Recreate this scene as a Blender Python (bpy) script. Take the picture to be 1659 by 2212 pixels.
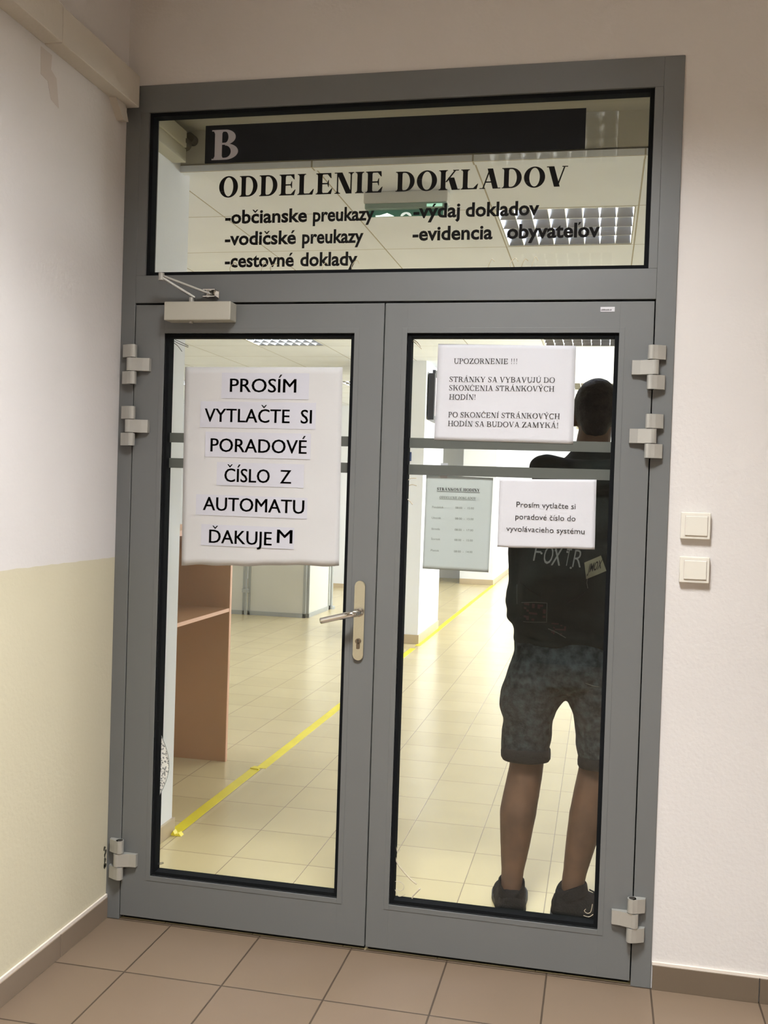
import bpy, bmesh, math, random
from mathutils import Vector, Matrix, noise
from mathutils.bvhtree import BVHTree
random.seed(7)
for o in list(bpy.data.objects):
    bpy.data.objects.remove(o)
S = bpy.context.scene
C = S.collection
PI = math.pi

# ------------------------------------------------------------------ camera, world, exposure, lamp powers
cam_d = bpy.data.cameras.new('camera'); cam = bpy.data.objects.new('camera', cam_d); C.objects.link(cam)
cam_d.sensor_fit = 'AUTO'; cam_d.sensor_width = 36.0
cam_d.lens = 2027.79 / 2212 * 36.0
cam_d.shift_x = -66.87 / 2212; cam_d.shift_y = -1.97 / 2212
cam_d.clip_start = 0.05; cam_d.clip_end = 100
cam.matrix_world = Matrix(((0.9802003, -0.0357592, 0.1947530, 0.38149),
                           (0.1952912, 0.0121993, -0.9806694, -2.79266),
                           (0.0326921, 0.9992860, 0.0189412, 1.41679),
                           (0, 0, 0, 1)))
S.camera = cam
W = bpy.data.worlds.new('world'); S.world = W; W.use_nodes = True
W.node_tree.nodes['Background'].inputs[0].default_value = (0.8, 0.85, 1, 1)
W.node_tree.nodes['Background'].inputs[1].default_value = 0.3
vs = S.view_settings
vs.view_transform = 'Standard'; vs.look = 'None'; vs.exposure = 0.16; vs.gamma = 1.0; vs.use_curve_mapping = False
S.cycles.max_bounces = 10; S.cycles.diffuse_bounces = 5; S.cycles.transparent_max_bounces = 24
S.cycles.sample_clamp_indirect = 6.0
S.cycles.caustics_reflective = False; S.cycles.caustics_refractive = False
POWER_LOBBY = 235.0      # lobby luminaire by the door, W
POWER_LOBBY_BACK = 200.0  # the two farther lobby luminaires, W
POWER_HALL = 36.0
POWER_WINDOW = 36.0      # each hall window, W
COL_LOBBY = (0.97, 0.995, 1.03)
COL_HALL = (0.89, 1.0, 1.40)
COL_DAY = (0.93, 0.97, 1.0)

# ------------------------------------------------------------------ helpers
def lin(c):
    return tuple((v / 255 / 12.92 if v / 255 <= 0.04045 else ((v / 255 + 0.055) / 1.055) ** 2.4) for v in c)

def mat(name, rgb, rough=0.5, metal=0.0, spec=0.5, var=0.0, vscale=8.0, bump=0.0, bscale=60.0, rgb2=None, coat=0.0, sheen=0.0):
    m = bpy.data.materials.new(name); m.use_nodes = True
    nt = m.node_tree; b = nt.nodes['Principled BSDF']
    col = lin(rgb)
    b.inputs['Base Color'].default_value = (*col, 1)
    b.inputs['Roughness'].default_value = rough; b.inputs['Metallic'].default_value = metal
    b.inputs['Specular IOR Level'].default_value = spec
    b.inputs['Coat Weight'].default_value = coat
    b.inputs['Sheen Weight'].default_value = sheen
    tc = nt.nodes.new('ShaderNodeTexCoord')
    if var > 0 or rgb2:
        n = nt.nodes.new('ShaderNodeTexNoise'); n.inputs['Scale'].default_value = vscale; n.inputs['Detail'].default_value = 5
        nt.links.new(tc.outputs['Object'], n.inputs['Vector'])
        r = nt.nodes.new('ShaderNodeValToRGB')
        c2 = lin(rgb2) if rgb2 else tuple(v * (1 - var) for v in col)
        r.color_ramp.elements[0].position = 0.35; r.color_ramp.elements[1].position = 0.65
        r.color_ramp.elements[0].color = (*c2, 1); r.color_ramp.elements[1].color = (*col, 1)
        nt.links.new(n.outputs['Fac'], r.inputs['Fac']); nt.links.new(r.outputs['Color'], b.inputs['Base Color'])
    if bump > 0:
        n2 = nt.nodes.new('ShaderNodeTexNoise'); n2.inputs['Scale'].default_value = bscale; n2.inputs['Detail'].default_value = 4
        nt.links.new(tc.outputs['Object'], n2.inputs['Vector'])
        bp = nt.nodes.new('ShaderNodeBump'); bp.inputs['Strength'].default_value = bump; bp.inputs['Distance'].default_value = 0.004
        nt.links.new(n2.outputs['Fac'], bp.inputs['Height']); nt.links.new(bp.outputs['Normal'], b.inputs['Normal'])
    return m

def emit(name, rgb, strength):
    m = bpy.data.materials.new(name); m.use_nodes = True; nt = m.node_tree
    b = nt.nodes['Principled BSDF']
    b.inputs['Base Color'].default_value = (0.8, 0.8, 0.8, 1)
    b.inputs['Emission Color'].default_value = (*rgb, 1); b.inputs['Emission Strength'].default_value = strength
    return m

def tile_mat(name, rgb, rgb2, grout, pitch, ox, oy, mortar, rough, axes='xy', spec=0.5):
    """square tiles from world position; axes picks the two world axes of the face"""
    m = bpy.data.materials.new(name); m.use_nodes = True; nt = m.node_tree; b = nt.nodes['Principled BSDF']
    g = nt.nodes.new('ShaderNodeNewGeometry'); sp = nt.nodes.new('ShaderNodeSeparateXYZ'); cb = nt.nodes.new('ShaderNodeCombineXYZ')
    nt.links.new(g.outputs['Position'], sp.inputs[0])
    for k, (a, off) in enumerate(zip(axes, (ox, oy))):
        ad = nt.nodes.new('ShaderNodeMath'); ad.operation = 'SUBTRACT'; ad.inputs[1].default_value = off - 30 * pitch
        nt.links.new(sp.outputs['XYZ'.index(a.upper())], ad.inputs[0]); nt.links.new(ad.outputs[0], cb.inputs[k])
    br = nt.nodes.new('ShaderNodeTexBrick'); br.offset = 0.0; br.squash = 1.0
    br.inputs['Scale'].default_value = 1.0; br.inputs['Brick Width'].default_value = pitch; br.inputs['Row Height'].default_value = pitch
    br.inputs['Mortar Size'].default_value = mortar; br.inputs['Mortar Smooth'].default_value = 0.2; br.inputs['Bias'].default_value = 0.0
    br.inputs['Color1'].default_value = (*lin(rgb), 1); br.inputs['Color2'].default_value = (*lin(rgb2), 1); br.inputs['Mortar'].default_value = (*lin(grout), 1)
    nt.links.new(cb.outputs[0], br.inputs['Vector'])
    n = nt.nodes.new('ShaderNodeTexNoise'); n.inputs['Scale'].default_value = 5; n.inputs['Detail'].default_value = 6
    nt.links.new(g.outputs['Position'], n.inputs['Vector'])
    mr = nt.nodes.new('ShaderNodeMapRange'); mr.inputs[3].default_value = 0.93; mr.inputs[4].default_value = 1.05
    nt.links.new(n.outputs['Fac'], mr.inputs[0])
    mx = nt.nodes.new('ShaderNodeMixRGB'); mx.blend_type = 'MULTIPLY'; mx.inputs[0].default_value = 1
    nt.links.new(br.outputs['Color'], mx.inputs[1]); nt.links.new(mr.outputs[0], mx.inputs[2]); nt.links.new(mx.outputs[0], b.inputs['Base Color'])
    bp = nt.nodes.new('ShaderNodeBump'); bp.inputs['Strength'].default_value = 0.6; bp.inputs['Distance'].default_value = 0.0015; bp.invert = True
    nt.links.new(br.outputs['Fac'], bp.inputs['Height']); nt.links.new(bp.outputs['Normal'], b.inputs['Normal'])
    b.inputs['Roughness'].default_value = rough; b.inputs['Specular IOR Level'].default_value = spec
    return m

def glass_mat(name, tint=0.985):
    m = bpy.data.materials.new(name); m.use_nodes = True; nt = m.node_tree
    for n in list(nt.nodes):
        nt.nodes.remove(n)
    out = nt.nodes.new('ShaderNodeOutputMaterial'); tr = nt.nodes.new('ShaderNodeBsdfTransparent'); gl = nt.nodes.new('ShaderNodeBsdfGlossy')
    tr.inputs[0].default_value = (tint * 0.99, tint, tint * 0.985, 1); gl.inputs['Roughness'].default_value = 0.0
    lw = nt.nodes.new('ShaderNodeLayerWeight'); lw.inputs[0].default_value = 0.5
    pw = nt.nodes.new('ShaderNodeMath'); pw.operation = 'POWER'; pw.inputs[1].default_value = 5
    nt.links.new(lw.outputs['Facing'], pw.inputs[0])
    mr = nt.nodes.new('ShaderNodeMapRange'); mr.inputs[3].default_value = 0.036; mr.inputs[4].default_value = 1.0
    nt.links.new(pw.outputs[0], mr.inputs[0])
    mx = nt.nodes.new('ShaderNodeMixShader')
    nt.links.new(mr.outputs[0], mx.inputs[0]); nt.links.new(tr.outputs[0], mx.inputs[1]); nt.links.new(gl.outputs[0], mx.inputs[2])
    nt.links.new(mx.outputs[0], out.inputs[0])
    return m

def paper_mat(name, rgb, trans=0.12):
    m = mat(name, rgb, rough=0.8, spec=0.2, var=0.03, vscale=5, bump=0.25, bscale=14)
    nt = m.node_tree; b = nt.nodes['Principled BSDF']; out = nt.nodes['Material Output']
    tl = nt.nodes.new('ShaderNodeBsdfTranslucent'); tl.inputs[0].default_value = (*lin(rgb), 1)
    mx = nt.nodes.new('ShaderNodeMixShader'); mx.inputs[0].default_value = trans
    nt.links.new(b.outputs[0], mx.inputs[1]); nt.links.new(tl.outputs[0], mx.inputs[2]); nt.links.new(mx.outputs[0], out.inputs[0])
    return m

def wpos(o):
    p = Vector((0, 0, 0))
    while o is not None:
        p += o.location; o = o.parent
    return p

def obj(name, bm, m, parent=None, smooth=False, origin=None):
    """links bm (world coordinates) as ONE mesh object"""
    if isinstance(bm, bpy.types.Mesh):
        me = bm
    else:
        bmesh.ops.recalc_face_normals(bm, faces=bm.faces[:])
        me = bpy.data.meshes.new(name); bm.to_mesh(me); bm.free()
    o = bpy.data.objects.new(name, me); C.objects.link(o)
    me.materials.clear(); me.materials.append(m)
    base = wpos(parent) if parent else Vector((0, 0, 0))
    if origin is None and parent is None:
        vs_ = me.vertices
        mn = [min(v.co[i] for v in vs_) for i in range(3)]; mx = [max(v.co[i] for v in vs_) for i in range(3)]
        origin = ((mn[0] + mx[0]) / 2, (mn[1] + mx[1]) / 2, mn[2])
    if origin is not None:
        me.transform(Matrix.Translation(-Vector(origin))); o.location = Vector(origin) - base
    else:
        me.transform(Matrix.Translation(-base))
    if parent:
        o.parent = parent
    if smooth:
        for p in me.polygons:
            p.use_smooth = True
    return o

def tag(o, label, cat, group=None, kind=None):
    o['label'] = label; o['category'] = cat
    if group: o['group'] = group
    if kind: o['kind'] = kind
    return o

def thing(name, label, cat, loc=(0, 0, 0), group=None, kind=None):
    o = bpy.data.objects.new(name, None); C.objects.link(o); o.location = loc; o.empty_display_size = 0.1
    return tag(o, label, cat, group, kind)

def struct(name, bm, m, label, cat):
    return tag(obj(name, bm, m), label, cat, kind='structure')

def sub(name, parent, loc):
    o = bpy.data.objects.new(name, None); C.objects.link(o); o.parent = parent; o.location = Vector(loc) - wpos(parent); o.empty_display_size = 0.05
    return o

def B():
    return bmesh.new()

def box(bm, x0, x1, y0, y1, z0, z1, bev=0.0, seg=2):
    t = bmesh.new()
    bmesh.ops.create_cube(t, size=1)
    t.transform(Matrix.Translation(((x0 + x1) / 2, (y0 + y1) / 2, (z0 + z1) / 2)) @ Matrix.Diagonal((abs(x1 - x0), abs(y1 - y0), abs(z1 - z0), 1)))
    if bev > 0:
        bmesh.ops.bevel(t, geom=t.edges[:], offset=bev, segments=seg, affect='EDGES', profile=0.5)
    merge(bm, t)
    return bm

def merge(bm, t, M=None):
    me = bpy.data.meshes.new('tmp')
    if M is not None:
        t.transform(M)
    t.to_mesh(me); t.free(); bm.from_mesh(me); bpy.data.meshes.remove(me)
    return bm

def BX(*a, **k):
    return box(B(), *a, **k)

def prism(bm, pts, axis, a0, a1):
    """closed 2D polygon pts extruded along axis ('x','y','z') from a0 to a1"""
    def P(p, a):
        return {'x': (a, p[0], p[1]), 'y': (p[0], a, p[1]), 'z': (p[0], p[1], a)}[axis]
    A = [bm.verts.new(P(p, a0)) for p in pts]; D = [bm.verts.new(P(p, a1)) for p in pts]
    n = len(pts)
    bm.faces.new(A[::-1]); bm.faces.new(D)
    for i in range(n):
        bm.faces.new((A[i], A[(i + 1) % n], D[(i + 1) % n], D[i]))
    return bm

def loft(bm, rings, cap=True):
    R = [[bm.verts.new(p) for p in r] for r in rings]
    n = len(R[0])
    for a, b in zip(R[:-1], R[1:]):
        for i in range(n):
            bm.faces.new((a[i], a[(i + 1) % n], b[(i + 1) % n], b[i]))
    if cap:
        bm.faces.new(R[0][::-1]); bm.faces.new(R[-1])
    return bm

def ring(cx, cy, z, rx, ry, n=24, e=2.0, tilt=0.0):
    r = []
    for i in range(n):
        a = 2 * PI * i / n; c, s = math.cos(a), math.sin(a)
        x = math.copysign(abs(c) ** (2 / e), c) * rx; y = math.copysign(abs(s) ** (2 / e), s) * ry
        r.append((cx + x, cy + y, z + tilt * y))
    return r

def column(bm, secs, n=24, e=2.0):
    return loft(bm, [ring(*s, n=n, e=e) for s in secs])

def tube(bm, path, rad, n=12, cap=True, flat=1.0):
    path = [Vector(p) for p in path]
    if not hasattr(rad, '__len__'):
        rad = [rad] * len(path)
    rings = []; up = None
    for i, p in enumerate(path):
        d = (path[min(i + 1, len(path) - 1)] - path[max(i - 1, 0)]).normalized()
        if up is None:
            up = Vector((0, 0, 1)) if abs(d.z) < 0.9 else Vector((0, 1, 0))
        u = (up - d * up.dot(d)).normalized(); v = d.cross(u); up = u
        rings.append([p + (u * math.cos(2 * PI * k / n) + v * math.sin(2 * PI * k / n) * flat) * rad[i] for k in range(n)])
    return loft(bm, rings, cap)

def smoothpath(pts, k=6):
    pts = [Vector(p) for p in pts]; out = []
    for i in range(len(pts) - 1):
        p0 = pts[max(i - 1, 0)]; p1 = pts[i]; p2 = pts[i + 1]; p3 = pts[min(i + 2, len(pts) - 1)]
        for j in range(k):
            t = j / k
            out.append(0.5 * ((2 * p1) + (p2 - p0) * t + (2 * p0 - 5 * p1 + 4 * p2 - p3) * t * t + (3 * p1 - p0 - 3 * p2 + p3) * t ** 3))
    out.append(pts[-1])
    return out

def ellipsoid(bm, c, r, n=24, m=14, M=None):
    t = bmesh.new(); bmesh.ops.create_uvsphere(t, u_segments=n, v_segments=m, radius=1)
    t.transform(Matrix.Translation(c) @ (M if M else Matrix()) @ Matrix.Diagonal((*r, 1)))
    return merge(bm, t)

def cyl(bm, c, r, h, axis='z', n=24, r2=None):
    t = bmesh.new(); bmesh.ops.create_cone(t, segments=n, radius1=r, radius2=r if r2 is None else r2, depth=h, cap_ends=True)
    M = {'z': Matrix(), 'x': Matrix.Rotation(PI / 2, 4, 'Y'), 'y': Matrix.Rotation(-PI / 2, 4, 'X')}[axis]
    t.transform(Matrix.Translation(c) @ M)
    return merge(bm, t)

def baked(bm, mods):
    """evaluates modifiers on a temporary object and returns the resulting mesh"""
    bmesh.ops.recalc_face_normals(bm, faces=bm.faces[:])
    me = bpy.data.meshes.new('tmp'); bm.to_mesh(me); bm.free()
    o = bpy.data.objects.new('tmp', me); C.objects.link(o)
    for typ, kw in mods:
        md = o.modifiers.new(typ, typ)
        for k, v in kw.items():
            setattr(md, k, v)
    dg = bpy.context.evaluated_depsgraph_get(); dg.update()
    r = bpy.data.meshes.new_from_object(o.evaluated_get(dg), depsgraph=dg)
    bpy.data.objects.remove(o); bpy.data.meshes.remove(me)
    return r

def remesh(bm, voxel, it=6, fac=0.5):
    return baked(bm, [('REMESH', dict(mode='VOXEL', voxel_size=voxel)), ('SMOOTH', dict(factor=fac, iterations=it))])

def wrinkle(me, fn):
    ns = [v.normal.copy() for v in me.vertices]
    for v, n in zip(me.vertices, ns):
        v.co += n * fn(v.co)
    me.update()

# ------------------------------------------------------------------ lettering
_cache = {}
ACC = {'Á': 'Aa', 'á': 'aa', 'Č': 'Cc', 'č': 'cc', 'Ď': 'Dc', 'É': 'Ea', 'é': 'ea', 'Í': 'Ia', 'í': 'ia', 'ľ': 'lh', 'ť': 'th', 'Ť': 'Tc', 'ý': 'ya', 'Š': 'Sc', 'š': 'sc', 'ž': 'zc'}
def sans_char(ch, weight):
    """vertices, faces, left-most x and advance of one character of the built-in font"""
    key = (ch, weight)
    if key not in _cache:
        def build(tx):
            cu = bpy.data.curves.new('tmp', 'FONT'); cu.body = tx; cu.size = 1.0; cu.offset = weight; cu.resolution_u = 3
            o = bpy.data.objects.new('tmp', cu); C.objects.link(o)
            dg = bpy.context.evaluated_depsgraph_get(); dg.update()
            me = bpy.data.meshes.new_from_object(o.evaluated_get(dg), depsgraph=dg)
            r = ([tuple(v.co) for v in me.vertices], [tuple(p.vertices) for p in me.polygons])
            bpy.data.objects.remove(o); bpy.data.curves.remove(cu); bpy.data.meshes.remove(me)
            return r
        adv = max(v[0] for v in build('H' + ch + 'H')[0]) - max(v[0] for v in build('HH')[0])
        _cache[key] = build(ch) + (adv,) if ch != ' ' else ([], [], adv)
    return _cache[key]

def sans(bm, text, x0, x1, z, cap, y, weight=0.0, tilt=0.0, fn=None, slant=0.0):
    """lettering facing -y whose baseline runs at height z from x0 to x1; cap = capital height"""
    polys = []; x = 0.0
    for ch in text:
        base, acc = ACC.get(ch, ch + ' ')
        dotless = base == 'i' and acc != ' '
        V, F, adv = sans_char('ı' if dotless else base, weight)
        polys += [[(x + V[i][0], V[i][1]) for i in f] for f in F]
        if acc != ' ':
            xs = [v[0] for v in V]; c = x + (min(xs) + max(xs)) / 2; hi = max(v[1] for v in V) + .06; w = .035 + weight
            if acc == 'a':
                polys.append([(c - .02 - w * .4, hi), (c - .02 + w, hi), (c + .09 + w * 1.2, hi + .16), (c + .09 - w * .9, hi + .16)])
            elif acc == 'c':
                polys.append([(c - .13 - w * .5, hi + .15), (c - .13 + w * .9, hi + .15), (c + w * .5, hi + .03), (c - w * .1, hi - .02), (c - w * .5, hi)])
                polys.append([(c + .13 - w * .9, hi + .15), (c + .13 + w * .5, hi + .15), (c + w * .5, hi), (c - w * .1, hi - .02), (c - w * .5, hi + .03)])
            else:
                r = x + max(xs) + .03; t_ = hi - .03; polys.append([(r, t_ - .15), (r + w * .8, t_ - .15), (r + w * 2.6, t_), (r + w * .6, t_)])
        x += adv
    a = min(p[0] for q in polys for p in q); b = max(p[0] for q in polys for p in q)
    sx = (x1 - x0) / (b - a); sz = cap / 0.70
    for q in polys:
        W_ = []
        for px, pz in q:
            X = x0 + (px - a) * sx + slant * pz * sz; Z = z + pz * sz + (X - x0) * tilt
            W_.append(bm.verts.new((X, y if fn is None else fn(X, Z), Z)))
        f = bm.faces.new(W_); f.normal_update()
        if f.normal.y > 0:
            f.normal_flip()
    return bm

def glyph(ch, bold):
    """serif capital on a cap height of 1: (polygons, advance)"""
    T = 0.245 if bold else 0.15; t = 0.066 if bold else 0.065
    k = 1.0 if bold else 0.94
    P = []
    def R(x0, y0, x1, y1): P.append([(x0, y0), (x1, y0), (x1, y1), (x0, y1)])
    def Q(*p): P.append(list(p))
    def stem(x, w, y0=0.0, y1=1.0, sb=True, stp=True, ov=0.1):
        R(x, y0, x + w, y1)
        if sb: R(x - ov, y0, x + w + ov, y0 + t * 0.7); Q((x - ov * .4, y0 + t * .7), (x + w + ov * .4, y0 + t * .7), (x + w, y0 + t * 1.9), (x, y0 + t * 1.9))
        if stp: R(x - ov, y1 - t * 0.7, x + w + ov, y1); Q((x, y1 - t * 1.9), (x + w, y1 - t * 1.9), (x + w + ov * .4, y1 - t * .7), (x - ov * .4, y1 - t * .7))
    def arc(cx, cy, rx, ry, ix, iy, a0, a1, n=20):
        for i in range(n):
            u = math.radians(a0 + (a1 - a0) * i / n); v = math.radians(a0 + (a1 - a0) * (i + 1) / n)
            Q((cx + rx * math.cos(u), cy + ry * math.sin(u)), (cx + rx * math.cos(v), cy + ry * math.sin(v)),
              (cx + ix * math.cos(v), cy + iy * math.sin(v)), (cx + ix * math.cos(u), cy + iy * math.sin(u)))
    def diag(xa, ya, xb, yb, w): Q((xa, ya), (xa + w, ya), (xb + w, yb), (xb, yb))
    def serif(x, y, w): R(x - w / 2, y, x + w / 2, y + t * 0.7)
    acc = None
    for a, b_ in (('Á', 'A'), ('Í', 'I'), ('Ú', 'U'), ('Ý', 'Y'), ('É', 'E')):
        if ch == a: ch, acc = b_, 'acute'
    if ch == 'Č': ch, acc = 'C', 'caron'
    L = 0.14
    if ch == 'O':
        adv = 1.14 * k; arc(adv / 2, .5, adv / 2 - .05, .52, adv / 2 - .05 - T * 1.08, .52 - t, 0, 360, 40)
    elif ch == 'C':
        adv = 1.02 * k; cx = adv / 2 + .03; arc(cx, .5, cx - .05, .52, cx - .05 - T * 1.05, .52 - t, 38, 322, 34)
        R(cx + .36 * k, .68, cx + .41 * k, 1.0); Q((cx + .25, .86), (cx + .41 * k, .68), (cx + .41 * k, .8), (cx + .3, .96))
    elif ch == 'D':
        adv = 1.08 * k; stem(L, T); cx = L + T + .12; rx = adv - .06 - cx
        R(L, 0, cx, t); R(L, 1 - t, cx, 1); arc(cx, .5, rx, .5, rx - T, .5 - t, -90, 90)
    elif ch in 'EL':
        adv = .98 * k; stem(L, T, stp=True); e = adv - .09
        R(L, 0, e - .04, t); Q((e - .22, t * .9), (e - .04, 0), (e + .03, .27), (e - .01, .27))
        if ch == 'E':
            R(L, 1 - t, e - .05, 1); Q((e - .24, 1 - t * .9), (e - .05, 1), (e - .03, .75), (e - .07, .75))
            R(L, .5 - t / 2, e - .22, .5 + t / 2); Q((e - .26, .5), (e - .19, .33), (e - .16, .33), (e - .16, .67), (e - .19, .67))
    elif ch in 'I':
        adv = .56 if bold else .5; stem(adv / 2 - T / 2, T)
    elif ch == 'N':
        adv = 1.08 * k; stem(.17, t * 1.1, stp=False, ov=.11); R(.04, 1 - t * .7, .3, 1); stem(adv - .2, t * 1.1, sb=False, ov=.11); diag(.14, 1, adv - .2 - T * .9, 0, T * 1.25)
    elif ch == 'M':
        adv = 1.34 * k; stem(.17, t * 1.1, stp=False, ov=.1); R(.04, 1 - t * .7, .3, 1); diag(.14, 1, adv / 2 - T * .75, 0, T * 1.25); diag(adv - .3, 1, adv / 2 - .03, 0, t)
        stem(adv - .17 - T, T, ov=.09)
    elif ch == 'K':
        adv = 1.12 * k; stem(L, T); diag(adv - .28, 1, L + T - .02, .4, t * 1.4); diag(.5 * k, .62, adv - .14 - T * 1.1, 0, T * 1.3); serif(adv - .22, 1 - t * .7, .3); serif(adv - .16, 0, .32)
    elif ch == 'A':
        adv = 1.08 * k; diag(.14, 0, .5 * adv - .05, 1, t * 1.1); diag(adv - .14 - T * 1.1, 0, .5 * adv - T * .62, 1.0, T * 1.12); R(.26, .3, adv - .3, .3 + t); serif(.15, 0, .28); serif(adv - .2, 0, .36)
    elif ch == 'V':
        adv = 1.06 * k; diag(.1, 1, .5 * adv - T * .55, 0, T * 1.15); diag(adv - .2, 1, .5 * adv - .02, 0, t * 1.1); serif(.2, 1 - t * .7, .36); serif(adv - .15, 1 - t * .7, .28)
    elif ch == 'Y':
        adv = 1.06 * k; diag(.08, 1, .5 * adv - T * .55, .42, T * 1.15); diag(adv - .2, 1, .5 * adv - .01, .42, t * 1.1); stem(.5 * adv - T / 2, T, 0, .47, stp=False); serif(.18, 1 - t * .7, .36); serif(adv - .16, 1 - t * .7, .28)
    elif ch in 'PBR':
        adv = {'P': .86, 'B': .98, 'R': 1.02}[ch] * k; stem(L, T); cx = L + T + .1; top = .5 if ch != 'P' else .46
        rx = (.84 if ch == 'B' else .8) * k - cx; R(L, 1 - t, cx, 1); R(L, top, cx, top + t)
        h = (1 - top) / 2; arc(cx, top + h, rx, h, rx - T, h - t, -90, 90)
        if ch == 'B':
            r2 = adv - .05 - cx; R(L, 0, cx, t); arc(cx, .27, r2, .27, r2 - T, .27 - t, -90, 90)
        if ch == 'R':
            diag(.44 * k, .53, adv - .12 - T * 1.1, 0, T * 1.2); serif(adv - .12, 0, .26)
    elif ch == 'U':
        adv = 1.08 * k; stem(.15, T, .36, 1, sb=False); stem(adv - .22, t * 1.1, .36, 1, sb=False)
        arc((.15 + adv - .22 + t * 1.1) / 2, .36, (adv - .37 + t * 1.1) / 2, .38, (adv - .37 + t * 1.1) / 2 - T * .9, .38 - t * 1.3, 180, 360)
        R(adv - .22, .3, adv - .22 + t * 1.1, .5)
    elif ch == 'J':
        adv = .6 * k; stem(.24, T, .25, 1, sb=False); arc(.22, .2, T + .02, .21, .03, .2 - t, -120, 15, 10); arc(.1, .14, .08, .08, 0, 0, 0, 360, 10)
    elif ch == 'T':
        adv = .98 * k; stem(adv / 2 - T / 2, T, stp=False); R(.08, 1 - t, adv - .08, 1); Q((.08, 1), (.06, .72), (.1, .72), (.26, 1 - t)); Q((adv - .08, 1), (adv - .06, .72), (adv - .1, .72), (adv - .26, 1 - t))
    elif ch == 'Z':
        adv = .92 * k; R(.1, 1 - t, adv - .06, 1); R(.06, 0, adv - .06, t); diag(adv - .06 - T * 1.3, 1, .06, 0, T * 1.3); Q((.1, 1), (.08, .74), (.12, .74), (.28, 1 - t)); Q((adv - .06, 0), (adv - .02, .27), (adv - .06, .27), (adv - .25, t))
    elif ch == 'H':
        adv = 1.1 * k; stem(L, T); stem(adv - L - T, T); R(L, .5 - t / 2, adv - L, .5 + t / 2)
    elif ch == 'S':
        adv = .84 * k
        pts = [(.72, .74, .4), (.66, .9, .6), (.45, .985, .45), (.24, .9, .75), (.2, .74, 1.0), (.32, .59, 1.2), (.52, .46, 1.25), (.66, .3, 1.05), (.62, .12, .75), (.42, .015, .45), (.2, .1, .6), (.13, .28, .4)]
        sp = smoothpath([(p[0] * k, p[1], p[2]) for p in pts], 4)
        for a, b_ in zip(sp[:-1], sp[1:]):
            d = Vector((b_.x - a.x, b_.y - a.y)).normalized(); nx, ny = -d.y, d.x; wa, wb = a.z * T * .42, b_.z * T * .42
            Q((a.x + nx * wa, a.y + ny * wa), (b_.x + nx * wb, b_.y + ny * wb), (b_.x - nx * wb, b_.y - ny * wb), (a.x - nx * wa, a.y - ny * wa))
        R(.7 * k, .7, .75 * k, 1.0); R(.1 * k, 0, .15 * k, .3)
    elif ch == '!':
        adv = .46; Q((.16, 1), (.30, 1), (.25, .28), (.21, .28)); arc(.23, .07, .075, .075, 0, 0, 0, 360, 10)
    elif ch == '-':
        adv = .5; R(.08, .3, .42, .4)
    else:
        adv = .37
    if acc == 'acute':
        Q((adv * .46, 1.08), (adv * .46 + .06, 1.08), (adv * .46 + .25, 1.27), (adv * .46 + .1, 1.27))
    if acc == 'caron':
        c = adv * .52; Q((c - .16, 1.28), (c - .1, 1.28), (c + .02, 1.1), (c - .03, 1.07)); Q((c + .1, 1.28), (c + .16, 1.28), (c + .03, 1.07), (c - .02, 1.1))
    return P, adv

def serif(bm, text, x0, x1, z, cap, y, bold=False, slant=0.0):
    polys = []; x = 0
    for ch in text:
        P, adv = glyph(ch, bold)
        polys += [[(px + x, pz) for px, pz in p] for p in P]; x += adv
    a = min(p[0] for q in polys for p in q); b = max(p[0] for q in polys for p in q); sx = (x1 - x0) / (b - a)
    for k, q in enumerate(polys):
        f = bm.faces.new([bm.verts.new((x0 + (px - a) * sx + slant * pz * cap, y - 1.2e-5 * (k % 23), z + pz * cap)) for px, pz in q])
        f.normal_update()
        if f.normal.y > 0:
            f.normal_flip()
    return bm

def flatobj(name, bm, m, parent):
    """lettering: keeps its own facing"""
    me = bpy.data.meshes.new(name); bm.to_mesh(me); bm.free()
    return obj(name, me, m, parent)

# ------------------------------------------------------------------ materials
M = {}
M['wall'] = mat('wall_paint', (210, 205, 200), 0.85, spec=0.2, var=0.04, vscale=1.6, bump=0.25, bscale=90)
M['wall_hall'] = mat('hall_paint', (245, 247, 252), 0.8, spec=0.2, var=0.02, vscale=2, bump=0.1, bscale=80)
M['wall_back'] = mat('back_wall_darkened', (112, 104, 96), 0.8, spec=0.2, var=0.03, vscale=2)  # unseen wall, coloured dark to weaken its reflection in the door glass
M['ceil'] = mat('ceiling_paint', (242, 240, 236), 0.9, spec=0.1)
M['door'] = mat('door_grey', (104, 105, 103), 0.42, spec=0.45, var=0.03, vscale=3)
M['rubber'] = mat('black_rubber', (22, 23, 24), 0.9, spec=0.05)
M['silver'] = mat('silver_enamel', (186, 184, 176), 0.34, metal=0.55, var=0.03, vscale=30)
M['silver2'] = mat('closer_enamel', (176, 172, 158), 0.42, metal=0.25)
M['steel'] = mat('stainless_steel', (205, 200, 188), 0.22, metal=1.0, bump=0.03, bscale=300)
M['chrome'] = mat('polished_steel', (215, 212, 205), 0.12, metal=1.0)
M['dark'] = mat('dark_slot', (40, 36, 30), 0.6)
M['glass'] = glass_mat('clear_glass')
M['film'] = mat('grey_film', (84, 86, 80), 0.6, spec=0.25)
M['paper'] = paper_mat('white_paper', (212, 211, 214))
M['paper2'] = paper_mat('sheet_paper', (214, 212, 210), 0.16)
M['strip'] = paper_mat('strip_paper', (207, 206, 213), 0.1)
M['hours'] = paper_mat('hours_paper', (226, 230, 230), 0.45)
M['ink'] = mat('black_ink', (32, 30, 30), 0.7, spec=0.2)
M['ink_grey'] = mat('grey_ink', (58, 56, 55), 0.7, spec=0.2)
M['ink_faint'] = mat('faded_ink', (125, 130, 125), 0.7, spec=0.2)
M['vinyl'] = mat('black_vinyl', (24, 23, 22), 0.85, spec=0.08)
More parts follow.
